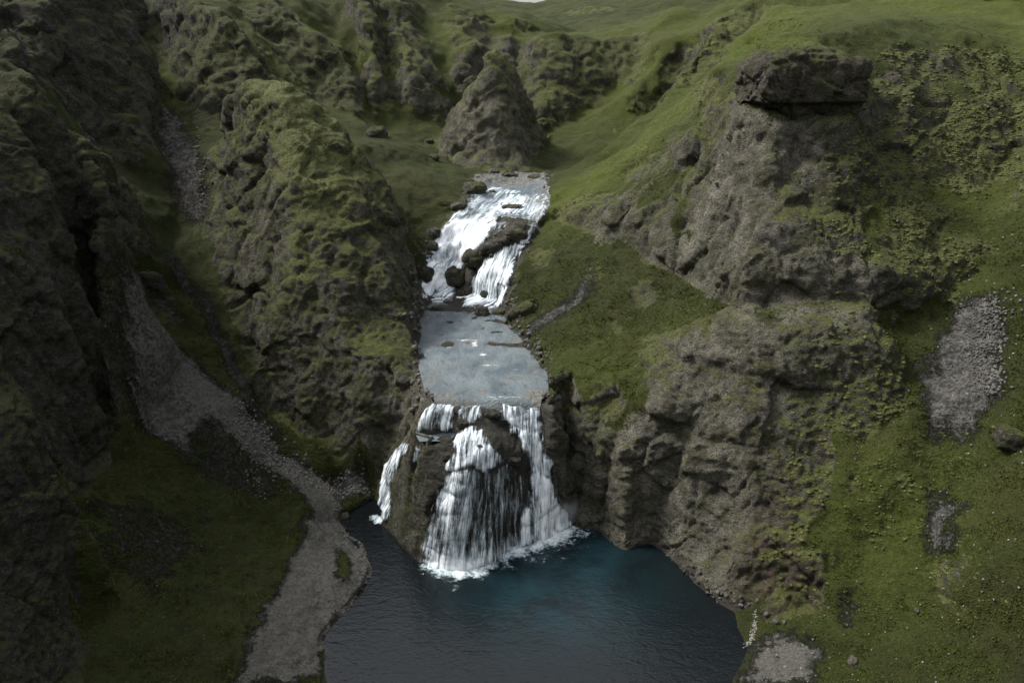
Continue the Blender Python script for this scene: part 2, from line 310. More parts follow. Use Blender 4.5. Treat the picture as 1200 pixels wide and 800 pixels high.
def blur(a, s):
    r = int(3 * s) + 1; k = np.exp(-.5 * (np.arange(-r, r + 1) / s) ** 2); k /= k.sum()
    for ax in (0, 1):
        b = np.zeros_like(a)
        for i, w in zip(range(-r, r + 1), k):
            idx = np.clip(np.arange(a.shape[ax]) + i, 0, a.shape[ax] - 1)
            b += w * np.take(a, idx, ax)
        a = b
    return a


H = blur(V[..., 0], 1.15)
RK = blur(V[..., 1], 2.0)
FW = V[..., 2:]


def glook(G, x, y):
    t = (np.arctan2(x, y) - TH0) / CELL; l = (np.log(np.maximum(np.hypot(x, y), 13.0)) - L0) / CELL
    t = np.clip(t, 0, G.shape[1] - 1.001); l = np.clip(l, 0, G.shape[0] - 1.001)
    i = l.astype(int); j = t.astype(int); fi = l - i; fj = t - j
    if G.ndim == 3: fi = fi[:, None]; fj = fj[:, None]
    return (G[i, j] * (1 - fi) + G[i + 1, j] * fi) * (1 - fj) + (G[i, j + 1] * (1 - fi) + G[i + 1, j + 1] * fi) * fj


# ------------------------------------------------------------------ voxel remesh in log space, so cliffs get even quads
SC = 100.0
ni, nj = H.shape
top = np.stack([TH * SC, LR * SC, H / R * SC], -1).reshape(-1, 3)
bot = top.copy(); bot[:, 2] = -0.55 * SC
verts = np.concatenate([top, bot]); N = ni * nj
I = np.arange(N).reshape(ni, nj)
q = np.stack([I[:-1, :-1], I[:-1, 1:], I[1:, 1:], I[1:, :-1]], -1).reshape(-1, 4)
faces = [q, (q + N)[:, ::-1]]
for a in (I[0, ::-1], I[-1, :], I[:, 0], I[::-1, -1]):
    faces.append(np.stack([a[:-1], a[:-1] + N, a[1:] + N, a[1:]], -1)[:, ::-1])
faces = np.concatenate(faces)


def raw_mesh(name, v, f):
    m = bpy.data.meshes.new(name)
    v = np.ascontiguousarray(v, np.float32); f = np.ascontiguousarray(f, np.int32); k = f.shape[1]
    m.vertices.add(len(v)); m.vertices.foreach_set('co', v.ravel())
    m.loops.add(f.size); m.loops.foreach_set('vertex_index', f.ravel())
    m.polygons.add(len(f)); m.polygons.foreach_set('loop_start', np.arange(0, f.size, k, dtype=np.int32))
    m.update(calc_edges=True)
    return m


tmp = raw_mesh('tmp', verts, faces); to = bpy.data.objects.new('tmp', tmp); COL.objects.link(to)
md = to.modifiers.new('r', 'REMESH'); md.mode = 'VOXEL'; md.voxel_size = CELL * SC; md.adaptivity = 0
dg = bpy.context.evaluated_depsgraph_get(); ev = to.evaluated_get(dg); em = ev.to_mesh()
nv = len(em.vertices); co = np.empty(nv * 3, np.float32); em.vertices.foreach_get('co', co); co = co.reshape(-1, 3)
nl = len(em.loops); lv = np.empty(nl, np.int32); em.loops.foreach_get('vertex_index', lv); qf = lv.reshape(-1, 4)
ev.to_mesh_clear(); bpy.data.objects.remove(to); bpy.data.meshes.remove(tmp)
T_, L_ = co[:, 0] / SC, co[:, 1] / SC; R_ = np.exp(L_)
ok = (co[:, 2] / SC > -0.50) & (T_ > TH0 + CELL) & (T_ < TH1 - CELL) & (L_ > L0 + CELL) & (L_ < L1 - CELL)
qf = qf[ok[qf].all(1)]
used = np.unique(qf); remap = np.full(nv, -1); remap[used] = np.arange(len(used)); qf = remap[qf]
P = np.stack([R_ * np.sin(T_), R_ * np.cos(T_), co[:, 2] / SC * R_], 1)[used].astype(np.float64)


def vnormals(P, q):
    n = np.cross(P[q[:, 2]] - P[q[:, 0]], P[q[:, 3]] - P[q[:, 1]])
    out = np.zeros_like(P)
    for c in range(4): 
        for d in range(3): out[:, d] += np.bincount(q[:, c], n[:, d], len(P))
    return out / np.maximum(np.linalg.norm(out, axis=1, keepdims=True), 1e-12)


def relax(P, q, n):
    E = np.concatenate([q[:, [0, 1]], q[:, [1, 2]], q[:, [2, 3]], q[:, [3, 0]]]); cnt = np.bincount(E.ravel(), minlength=len(P))[:, None]
    for _ in range(n):
        s = np.stack([np.bincount(E[:, 0], P[E[:, 1], d], len(P)) + np.bincount(E[:, 1], P[E[:, 0], d], len(P)) for d in range(3)], 1)
        P = P * .5 + .5 * s / np.maximum(cnt, 1)
    return P


P = relax(P, qf, 2)
NRM = vnormals(P, qf)
if NRM[:, 2].mean() < 0: qf = qf[:, ::-1]; NRM = -NRM
rk = glook(RK, P[:, 0], P[:, 1]); fw = glook(FW, P[:, 0], P[:, 1])
fmx = fw.max(1); rk = rk * np.where(fmx < .05, 1, sstep(.35, .85, fmx))
Rv = np.hypot(P[:, 0], P[:, 1])
slope = 1 - NRM[:, 2]
big = fbm(P, 5.0, 3, 40)
rock = sstep(.35, .75, rk * .55 + np.clip(slope * 1.5, 0, .8) * .62 + .22 * big)
rock = np.where((rk < .06) & (slope < .35), 0, rock)
rock = np.maximum(rock, sstep(72, 90, Rv) * sstep(.16, .42, fbm(P * np.array([1, 1, 1.6]), 7.0, 5, 45, .62)) * sstep(.06, .25, slope) * .85 * (P[:, 2] < 60) * (Rv < 220))


def octave(wl, seed, sq=1.0):
    f = sstep(1.2, 2.6, wl / (CELL * Rv))            # fade octaves the mesh cannot carry
    return f * noise(P * np.array([1, 1, sq]) / wl, seed)


def ridge(wl, seed, sq=1.0):
    f = sstep(1.2, 2.6, wl / (CELL * Rv))
    return f * (0.45 - np.abs(noise(P * np.array([1, 1, sq]) / wl, seed)) * 1.6)


far = np.clip(Rv / 60, .8, 1.15)
warp = np.stack([noise(P / 3.1, s) for s in (5, 6, 7)], 1)
def heightray(px, py):
    dx, dy, dz = ray(px, py)
    s = np.arange(24, 300, .1); X = dx / dy * s; Z = CAM_Z + dz / dy * s
    h = glook(H, X, s)
    k = np.nonzero(Z <= h)[0]
    k = k[0] if len(k) else len(s) - 1
    return X[k], s[k]


def inpoly(x, y, poly):
    r = np.zeros(len(x), bool); n = len(poly)
    for i in range(n):
        x0, y0 = poly[i]; x1, y1 = poly[(i + 1) % n]
        if y0 == y1: continue
        c = ((y0 > y) != (y1 > y)) & (x < (x1 - x0) * (y - y0) / (y1 - y0) + x0)
        r ^= c
    return r



def zone(pix, soft, seed):
    """soft mask of a patch of ground whose outline is surveyed from the picture"""
    poly = [heightray(*p) for p in pix]
    w = np.stack([noise(np.c_[P[:, :2], 0 * P[:, 0]] / 1.3, seed), noise(np.c_[P[:, :2], 0 * P[:, 0]] / 1.3, seed + 1)], 1) * soft
    w += np.stack([noise(np.c_[P[:, :2], 0 * P[:, 0]] / .4, seed + 2), noise(np.c_[P[:, :2], 0 * P[:, 0]] / .4, seed + 3)], 1) * soft * .6
    acc = 0
    for k in range(16):
        a = k * 2.39996; rr = soft * 1.3 * math.sqrt((k + .5) / 16)
        acc = acc + inpoly(P[:, 0] + w[:, 0] + rr * math.cos(a), P[:, 1] + w[:, 1] + rr * math.sin(a), poly)
    return acc / 16.0


gravel = np.zeros(len(P)); 
beach_z = zone([(272, 800), (300, 735), (330, 680), (355, 630), (362, 600), (330, 562), (270, 500), (205, 440), (180, 400), (210, 415), (290, 490), (350, 545), (382, 570), (432, 556), (446, 570), (400, 590), (400, 608), (428, 634), (440, 668), (418, 708), (380, 750), (388, 800)], .5, 100)
beach_z *= 1 - .95 * np.maximum(zone([(392, 632), (408, 650), (412, 672), (402, 690), (390, 678), (396, 655)], .3, 104), zone([(376, 765), (384, 760), (386, 800), (374, 800)], .3, 106))
path_z = zone([(180, 290), (205, 300), (245, 345), (270, 400), (300, 465), (345, 520), (330, 520), (280, 470), (250, 405), (225, 350), (195, 315)], .35, 110) * .6
scree_z = np.maximum(zone([(126, 345), (205, 397), (290, 476), (345, 538), (375, 575), (340, 562), (300, 542), (262, 517), (238, 492), (228, 512), (222, 548), (195, 522), (160, 482), (132, 440)], .7, 120) * .95, zone([(225, 470), (345, 555), (330, 590), (300, 590), (215, 560)], 1.2, 124) * .5)
scree2_z = zone([(190, 120), (212, 130), (240, 190), (245, 250), (215, 260), (195, 200), (180, 150)], .8, 130) * .7
scree3_z = zone([(90, 590), (160, 580), (230, 610), (260, 650), (170, 690), (100, 680)], 2.2, 140) * .6
scr_r1 = zone([(1135, 355), (1180, 340), (1172, 400), (1168, 460), (1135, 520), (1110, 510), (1080, 490), (1082, 440), (1110, 375)], .75, 150)
scr_r2 = zone([(1092, 572), (1112, 575), (1127, 610), (1118, 645), (1080, 643), (1090, 610)], .6, 160)
sand_r = zone([(868, 800), (880, 765), (905, 745), (950, 745), (960, 770), (955, 800)], .6, 170)
scr_c = zone([(620, 400), (690, 340), (705, 320), (690, 320), (640, 365), (610, 385)], .6, 180) * .7
scr_b = zone([(985, 700), (1010, 700), (1010, 730), (985, 735)], .5, 185) * .7
gravel = np.max([beach_z, path_z, scree_z, scree2_z, scree3_z, scr_r1, scr_r2, sand_r, scr_c, scr_b], 0)
sandy = np.maximum(beach_z * .8, sand_r)

rock = rock * (1 - np.clip(gravel * 1.5, 0, 1))

def toscreen(Q):
    dep = Q[:, 1] * CP - (Q[:, 2] - CAM_Z) * SP; upv = Q[:, 1] * SP + (Q[:, 2] - CAM_Z) * CP
    return 600 + FPX * Q[:, 0] / dep, 400 - FPX * upv / dep


def reach(Q, pix, soft, y0, y1, seed=0):
    """soft 0..1 mask of the surface points inside a surveyed outline, between two distances"""
    m = (Q[:, 1] > y0) & (Q[:, 1] < y1) & (np.abs(Q[:, 0]) < 25)
    out = np.zeros(len(Q)); q_ = Q[m]; sx, sy = toscreen(q_); k_ = 45.0 / np.hypot(q_[:, 0], q_[:, 1])
    sx = sx + soft * k_ * (1.0 * noise(q_ / .9, 800 + seed) + .6 * noise(q_ / .35, 801 + seed)); sy = sy + soft * k_ * (1.0 * noise(q_ / .9, 802 + seed) + .6 * noise(q_ / .35, 803 + seed))
    acc = 0
    for k in range(20):
        a = k * 2.39996; rr = soft * math.sqrt((k + .5) / 20)
        acc = acc + inpoly(sx + rr * k_ * math.cos(a), sy + rr * k_ * math.sin(a), pix)
    out[m] = acc / 20.0
    return out


REACH_MID = [(505, 332), (580, 338), (592, 350), (602, 378), (627, 410), (646, 438), (640, 464), (632, 474), (600, 476), (540, 475), (511, 474), (506, 462), (497, 445), (492, 425), (489, 400), (489, 365)]
REACH_FALL = [(498, 346), (500, 300), (530, 250), (554, 215), (640, 212), (644, 245), (622, 288), (602, 320), (592, 356)]
REACH_TOP = [(556, 205), (600, 203), (640, 204), (641, 214), (643, 238), (632, 258), (600, 252), (560, 252), (545, 246), (554, 232), (558, 216)]
chan = reach(P, REACH_MID, 7, 41, 67); chan_top = reach(P, REACH_TOP, 6, 66, 92); fallrock = reach(P, REACH_FALL, 7, 58, 80)
for k_, pg in enumerate(([(732, 338), (760, 328), (778, 350), (752, 368)], [(748, 398), (778, 392), (788, 440), (772, 472), (754, 440)], [(684, 478), (716, 440), (736, 470), (716, 500)], [(676, 326), (700, 302), (708, 328)], [(620, 300), (645, 285), (655, 300), (630, 318)], [(705, 380), (725, 372), (730, 390)], [(690, 268), (720, 280), (730, 292), (700, 285)])):
    oc = reach(P, pg, 9, 40, 70, 30 + k_); rock = np.maximum(rock, .95 * oc)
apron = reach(P, [(638, 468), (660, 452), (690, 480), (722, 508), (690, 600), (660, 604), (646, 560), (636, 500)], 7, 38, 48); rock = np.maximum(rock, apron)
rock = np.maximum(rock, np.maximum(fallrock, np.maximum(chan, chan_top)))
Pw = P.copy(); P = P + warp * .5
def facets(wl, seed, warpk=.25):
    f = sstep(1.5, 3.0, wl / (CELL * Rv)); m = (f > .01) & (rock > .02)
    out = np.zeros(len(P)); q_ = P[m] / wl + warpk * np.stack([noise(P[m] / wl * 1.3, seed + s_) for s_ in (1, 2, 3)], 1)
    h, e = cell(q_, seed)
    out[m] = h - .35 * (1 - sstep(0, .16, e)); return out * f


def crack(wl, seed):
    f = sstep(1.5, 3.0, wl * .12 / (CELL * Rv))
    return f * (1 - sstep(.0, .07, np.abs(noise(P * np.array([1, 1, .8]) / wl, seed)))) * sstep(-.1, .3, noise(P / 9.0, seed + 5))


flute = np.isin(fw.argmax(1), [FORMS.index(x) for x in ('A', 'L2', 'L3', 'L4', 'LW', 'HW', 'P')]) * (fw.max(1) > .5)
d_rock = far * (.40 * octave(8, 1, .8) + .12 * octave(3.6, 2, .8) + .34 * facets(3.9, 300, .10) + .15 * facets(1.6, 310, .12) + .10 * ridge(1.3, 3) + .11 * ridge(.62, 4) + .15 * octave(.36, 8) + .11 * octave(.2, 18) - .42 * crack(5.0, 320) - .22 * crack(2.2, 321)
                + (fw.argmax(1) == FORMS.index('LW')) * .9 * ridge(5.5, 27, .25) + flute * (.30 * ridge(3.2, 24, .22) + .20 * ridge(1.3, 25, .3)) + (Rv > 75) * (.16 * ridge(1.6, 28) + .12 * ridge(.9, 29)))
strat = P[:, 2] + .9 * noise(P / 6.0, 60); lay = np.abs(((strat / 3.1) % 1) - .5) * 2
d_rock = d_rock + (.07 + .09 * np.isin(fw.argmax(1), [FORMS.index(x) for x in ('R3', 'R6', 'R2', 'HW')])) * sstep(.25, .65, lay)
d_gr = sstep(70, 110, Rv) * (.9 * octave(13, 17) + .35 * ridge(5, 18)) + far * .45 * octave(6, 19) + .30 * octave(3.2, 9) + .18 * octave(1.6, 10) + .12 * octave(.7, 15) + .06 * octave(.35, 16)
P = Pw
bedm = (P[:, 2] < .1) | ((np.abs(P[:, 0] + 2) < 4.8) & (P[:, 1] > 44.5) & (P[:, 1] < 63) & (P[:, 2] < 8.9))
damp = np.where(bedm, .15, 1.0) * (1 - .9 * np.exp(-(((P[:, 0] + 4.6) / 1.6) ** 2 + ((P[:, 1] - 41.8) / 1.3) ** 2))) * (1 - .85 * chan) * (1 - .6 * chan_top)
isD = fw[:, FORMS.index('D')] > .5
d = rock * d_rock * np.where(isD, .42, 1) + (1 - rock) * d_gr
P2 = P + NRM * (d * damp)[:, None]
bedz = 8.05 + .033 * (P2[:, 1] - 43.5) + np.minimum(.26 * fbm(P2, 1.9, 4, 700), .6) + .34 * np.exp(-((P2[:, 1] - 52.6) / .8) ** 2) * np.clip(.5 + fbm(P2, 2.2, 2, 705), 0, 1)
P2[:, 2] = np.where(P2[:, 1] > 43.0, P2[:, 2] * (1 - chan) + bedz * chan, P2[:, 2])
basin = reach(P, [(490, 504), (531, 502), (533, 516), (510, 519), (491, 518)], 3, 39, 45)
rim = reach(P, [(478, 515), (540, 513), (543, 524), (520, 529), (478, 528)], 3, 38.5, 43.5) * (1 - basin)
P2[:, 2] = np.maximum(P2[:, 2], rim * 7.05 + (1 - rim) * -9)
P2[:, 2] = P2[:, 2] * (1 - basin) + np.minimum(P2[:, 2], 6.5) * basin
N2 = vnormals(P2, qf)

pale = np.zeros(len(P)); lush = np.zeros(len(P)); redd = np.zeros(len(P)); pale = np.maximum(pale, .55 * apron)


def blob(px, py, r, arr, v):
    x, y = heightray(px, py)
    dd = np.hypot(P[:, 0] - x, P[:, 1] - y) / r
    np.maximum(arr, v * np.exp(-dd * dd), out=arr) if v > 0 else np.minimum(arr, v * np.exp(-dd * dd), out=arr)


for b in ((1080, 150, 5, .45), (1130, 230, 4, .4), (1100, 60, 4, .6), (1060, 290, 3, .4), (870, 365, 1.8, 1.3), (930, 366, 1.8, 1.3), (990, 368, 1.8, 1.3), (845, 400, 2.2, 1), (900, 390, 2, .8), (885, 150, 3, 1), (870, 200, 3, 1), (850, 270, 3, 1), (900, 330, 2.5, .9), (980, 335, 2.5, .9), (810, 430, 3, .9), (770, 500, 3, 1), (830, 640, 3.5, 1), (770, 600, 3.5, 1), (660, 490, 2.5, .8), (900, 450, 4, .5), (740, 220, 4, .8), (780, 300, 3, .8), (720, 265, 3, .7), (575, 150, 7, .8), (583, 60, 5, 1), (480, 80, 8, .6), (540, 90, 6, .5), (730, 560, 4, 1), (800, 480, 4, .8), (800, 610, 4, 1), (850, 560, 3, .6), (840, 230, 5, 1), (880, 170, 4, .9), (930, 180, 3, .9), (700, 520, 3, .8), (860, 290, 3, .9), (760, 200, 4, .5), (1100, 60, 4, .5), (480, 480, 3, .7), (340, 230, 3, .5)): blob(*b[:3], pale, b[3])
for b in ((690, 150, 12, 1), (640, 420, 2, .4), (1100, 740, 7, 1), (1150, 660, 5, .8), (450, 200, 8, .5), (480, 250, 5, .6), (620, 300, 4, .7), (150, 540, 5, .5), (1060, 360, 4, .6)): blob(*b[:3], lush, b[3])
for b in ((900, 20, 14, -1), (1150, 10, 20, -1), (760, 60, 20, -.6), (690, 440, 4, -.5), (750, 420, 4, -.4), (1050, 600, 5, -.7), (320, 104, 3, -1.2), (345, 130, 2.8, -1.2), (354, 170, 2.6, -1.2), (362, 215, 2.2, -1.1), (352, 260, 1.8, -.9), (385, 155, 2.2, -.9), (415, 190, 2, -.7), (395, 240, 2, -.6), (350, 310, 1.8, -.7), (665, 235, 4, -1), (700, 205, 4, -1), (745, 170, 4, -1), (800, 120, 6, -.9), (930, 60, 5, -1), (1080, 260, 5, -.7), (1120, 220, 6, -.7), (583, 62, 3, -1), (470, 60, 4, -.8), (437, 40, 4, -.7), (540, 40, 5, -.7), (590, 20, 5, -.7), (40, 140, 5, -.5), (30, 480, 4, -.6), (250, 30, 8, -.8), (370, 45, 8, -.8)): blob(*b[:3], lush, b[3])
for b in ((905, 640, 2.0, .9), (910, 690, 2.2, 1), (270, 560, 4, .3)): blob(*b[:3], redd, b[3])

# ------------------------------------------------------------------ materials
def mat(name):
    m = bpy.data.materials.new(name); m.use_nodes = True
    nt = m.node_tree; nt.nodes.clear()
    return m, nt


class NT:
    def __init__(s, nt): s.nt = nt
    def n(s, t, **k):
        x = s.nt.nodes.new(t)
        for a, v in k.items(): setattr(x, a, v)
        return x
    def l(s, a, b): s.nt.links.new(a, b)
    def setin(s, sock, v):
        if hasattr(v, 'is_output'): s.l(v, sock)
        else: sock.default_value = v
    def noise(s, vec, scale, detail=4, rough=.55, dist=0.0):
        x = s.n('ShaderNodeTexNoise'); s.l(vec, x.inputs['Vector']); x.inputs['Scale'].default_value = scale
        x.inputs['Detail'].default_value = detail; x.inputs['Roughness'].default_value = rough; x.inputs['Distortion'].default_value = dist
        return x.outputs['Fac']
    def ramp(s, fac, lo, hi):
        x = s.n('ShaderNodeMapRange', interpolation_type='SMOOTHSTEP'); s.l(fac, x.inputs[0])
        x.inputs[1].default_value = lo; x.inputs[2].default_value = hi
        return x.outputs[0]
    def mix(s, f, a, b):
        x = s.n('ShaderNodeMix', data_type='RGBA'); s.setin(x.inputs[0], f)
        for i, v in ((6, a), (7, b)):
            if isinstance(v, tuple): v = (*v, 1) if len(v) == 3 else v
            s.setin(x.inputs[i], v)
        return x.outputs[2]
    def math(s, op, a, b=0.0, clamp=False):
        x = s.n('ShaderNodeMath', operation=op, use_clamp=clamp); s.setin(x.inputs[0], a); s.setin(x.inputs[1], b)
        return x.outputs[0]
    def scale(s, vec, v):
        x = s.n('ShaderNodeMapping'); s.l(vec, x.inputs[0]); x.inputs['Scale'].default_value = v
        return x.outputs[0]
    def attr(s, name):
        x = s.n('ShaderNodeAttribute', attribute_name=name); return x.outputs['Fac']
    def bump(s, h, dist, strength=1.0, nrm=None):
        x = s.n('ShaderNodeBump'); s.l(h, x.inputs['Height']); x.inputs['Distance'].default_value = dist; x.inputs['Strength'].default_value = strength
        if nrm: s.l(nrm, x.inputs['Normal'])
        return x.outputs[0]
    def out(s, col, rough=.9, nrm=None, spec=.25):
        b = s.n('ShaderNodeBsdfPrincipled'); s.setin(b.inputs['Base Color'], col); s.setin(b.inputs['Roughness'], rough)
        b.inputs['Specular IOR Level'].default_value = spec
        if nrm: s.l(nrm, b.inputs['Normal'])
        o = s.n('ShaderNodeOutputMaterial'); s.l(b.outputs[0], o.inputs[0]); return b, o


def make_ground():
    m, nt = mat('ground_rock_moss_grass'); t = NT(nt)
    pos = t.n('ShaderNodeTexCoord').outputs['Object']
    nrm = t.n('ShaderNodeNewGeometry').outputs['Normal']
    sep = t.n('ShaderNodeSeparateXYZ'); t.l(nrm, sep.inputs[0]); up = sep.outputs[2]
    flat = t.scale(pos, (1, 1, 1.7))
    n1 = t.noise(pos, .22, 6, .6); n2 = t.noise(pos, .9, 8, .65); n3 = t.noise(flat, 3.2, 8, .7); n4 = t.noise(pos, 11, 5, .7); n5 = t.noise(pos, 38, 3, .7)
    pale = t.attr('pale'); lush = t.attr('lush'); redd = t.attr('red'); rk = t.attr('rock'); gv = t.attr('gravel'); sandy = t.attr('sandy'); wet = t.attr('wet')
    # rock
    n6 = t.noise(pos, 2.1, 6, .62)
    rc = t.mix(t.ramp(n6, .34, .66), (.028, .0255, .020), (.086, .078, .059))
    rc = t.mix(t.math('MULTIPLY', t.ramp(n2, .42, .64), .6), rc, (.125, .118, .090))
    rc = t.mix(t.math('MULTIPLY', pale, t.ramp(n1, .15, .5)), rc, t.mix(t.ramp(n2, .3, .7), (.10, .091, .069), (.23, .212, .17)))
    lich = t.math('MULTIPLY', t.ramp(n3, .50, .62), t.ramp(n4, .40, .58))
    rc = t.mix(t.math('MULTIPLY', lich, .75), rc, t.mix(t.ramp(n6, .4, .6), (.13, .13, .085), (.20, .195, .165)))
    rc = t.mix(t.math('MULTIPLY', t.ramp(t.noise(pos, .55, 7, .68), .50, .38), .65), rc, t.mix(.6, rc, (.012, .011, .009)))
    rc = t.mix(t.math('MULTIPLY', t.ramp(n4, .53, .39), .8), rc, (.011, .010, .008))
    rc = t.mix(t.math('MULTIPLY', redd, t.ramp(n3, .35, .6)), rc, (.062, .036, .028))
    # moss and grass
    gc = t.mix(t.ramp(n2, .32, .68), (.012, .0205, .0016), (.030, .042, .0036))
    gc = t.mix(t.ramp(n3, .35, .72), gc, t.mix(.5, gc, (.042, .036, .011)))
    gc = t.mix(t.math('MULTIPLY', t.math('MAXIMUM', lush, 0), .8), gc, t.mix(t.ramp(n3, .3, .7), (.008, .024, .0016), (.020, .044, .0036)))
    gc = t.mix(t.math('MULTIPLY', t.math('MAXIMUM', t.math('MULTIPLY', lush, -1), 0), .85), gc, t.mix(t.ramp(n3, .3, .7), (.054, .076, .007), (.105, .122, .020)))
    gc = t.mix(t.math('MULTIPLY', t.ramp(t.noise(pos, .12, 7, .65, .5), .50, .62), .55), gc, t.mix(.5, gc, (.050, .043, .013)))
    gc = t.mix(t.math('MULTIPLY', t.ramp(n4, .5, .68), .55), gc, t.mix(.5, gc, (.075, .072, .03)))
    gc = t.mix(t.math('MULTIPLY', t.ramp(n4, .5, .36), .5), gc, (.010, .011, .004))
    gc = t.mix(t.math('MULTIPLY', t.math('MULTIPLY', t.ramp(n5, .63, .70), t.ramp(n1, .4, .6)), .5), gc, (.15, .145, .11))
    # pale moss on the upper sides of rock
    mossc = t.mix(t.ramp(n2, .3, .7), (.038, .047, .006), (.115, .122, .036))
    mossc = t.mix(t.ramp(n4, .40, .66), t.mix(.5, mossc, (.016, .017, .006)), mossc)
    mossc = t.mix(t.math('MULTIPLY', t.math('MAXIMUM', t.math('MULTIPLY', lush, -1), 0), .8), mossc, t.mix(t.ramp(n4, .36, .62), (.040, .045, .012), (.165, .172, .072)))
    mm = t.math('ADD', t.math('MULTIPLY', up, .55), t.math('ADD', t.math('MULTIPLY', n2, .55), t.math('MULTIPLY', n3, .5)))
    rc = t.mix(t.math('MULTIPLY', t.ramp(t.noise(pos, .8, 8, .70), .46, .58), t.math('SUBTRACT', .8, t.math('ADD', t.math('MULTIPLY', pale, .35), t.math('MULTIPLY', wet, .8)), True)), rc, t.mix(t.ramp(n3, .35, .62), (.014, .017, .004), (.058, .062, .017)))
    mm = t.math('ADD', mm, t.math('MULTIPLY', t.math('MAXIMUM', t.math('MULTIPLY', lush, -1), 0), .34))
    mm = t.math('SUBTRACT', mm, t.math('ADD', t.math('MULTIPLY', wet, .6), t.math('MULTIPLY', pale, .14)))
    rc = t.mix(t.ramp(mm, .85, 1.02), rc, mossc)
    # rock against grass with a ragged edge
    rc = t.mix(t.math('MULTIPLY', t.attr('shade_dark'), .45), rc, t.mix(t.ramp(n3, .35, .65), (.008, .0078, .0068), (.030, .029, .026)))  # shade of the left cliffs put into the rock colour, head walls less
    e = t.math('ADD', rk, t.math('ADD', t.math('MULTIPLY', t.math('SUBTRACT', n3, .5), 1.3), t.math('MULTIPLY', t.math('SUBTRACT', n2, .5), 1.0)))
    rmask = t.ramp(e, .40, .62)
    c = t.mix(rmask, gc, rc)
    # gravel
    vor = t.n('ShaderNodeTexVoronoi'); t.l(pos, vor.inputs['Vector']); vor.inputs['Scale'].default_value = 5.5
    vb = t.n('ShaderNodeSeparateColor'); t.l(vor.outputs['Color'], vb.inputs[0])
    gr = t.mix(t.ramp(vb.outputs[0], 0.0, 1.0), (.046, .044, .040), (.128, .122, .11))
    gr = t.mix(t.math('MULTIPLY', sandy, .75), gr, t.mix(t.ramp(n4, .3, .7), (.070, .066, .055), (.15, .145, .125)))
    ge = t.math('ADD', gv, t.math('MULTIPLY', t.math('SUBTRACT', t.math('ADD', n3, n4), 1.0), 1.1))
    gm = t.ramp(ge, .28, .74)
    c = t.mix(gm, c, gr)
    c = t.mix(t.math('MULTIPLY', wet, .65), c, (.018, .017, .015))
    # relief
    hh = t.math('ADD', t.math('MULTIPLY', n3, .6), t.math('ADD', t.math('MULTIPLY', n4, .32), t.math('MULTIPLY', n5, .12)))
    nb = t.bump(hh, .75, 1.0)
    nb = t.bump(t.math('MULTIPLY', vor.outputs['Distance'], gm), .12, .7, nb)
    rough = t.math('SUBTRACT', .95, t.math('MULTIPLY', wet, .55))
    t.out(c, rough, nb, .2)
    return m


M_GROUND = make_ground()
wet = np.clip(1 - P2[:, 2] / .5, 0, 1) * (P2[:, 1] > 33) * rock
fallzone = isD & (P2[:, 2] < 8.6)
leftD = (P2[:, 0] < -5.2 + .5 * fbm(P2, 1.2, 2, 500))
wet = np.maximum(wet, np.maximum(.8 * chan, .5 * fallrock))
wet = np.maximum(wet, np.where(fallzone, np.where(leftD, .0, .7), 0))
pale = np.maximum(pale, np.where(isD & leftD, .15, 0))
shade_dark = fw[:, [FORMS.index(x) for x in ('A', 'B', 'L2', 'L3', 'L4', 'O1')]].sum(1) + .55 * fw[:, [FORMS.index(x) for x in ('HW', 'LW')]].sum(1)  # left cliffs: shade painted into their colour; head walls darkened too
ATTR = {'shade_dark': shade_dark, 'rock': rock, 'gravel': gravel, 'sandy': sandy, 'pale': pale, 'lush': lush, 'red': redd, 'wet': wet}


def setattr_(me, an, av):
    at = me.attributes.new(an, 'FLOAT', 'POINT'); at.data.foreach_set('value', np.ascontiguousarray(av, np.float32))


def link(name, mesh, m, parent=None):
    o = bpy.data.objects.new(name, mesh); COL.objects.link(o)
    if m: mesh.materials.append(m)
    if parent: o.parent = parent
    return o


def tag(o, label=None, cat=None, group=None, kind=None):
    if label: o['label'] = label
    if cat: o['category'] = cat
    if group: o['group'] = group
    if kind: o['kind'] = kind
    return o


def smooth(me):
    me.polygons.foreach_set('use_smooth', np.ones(len(me.polygons), bool))


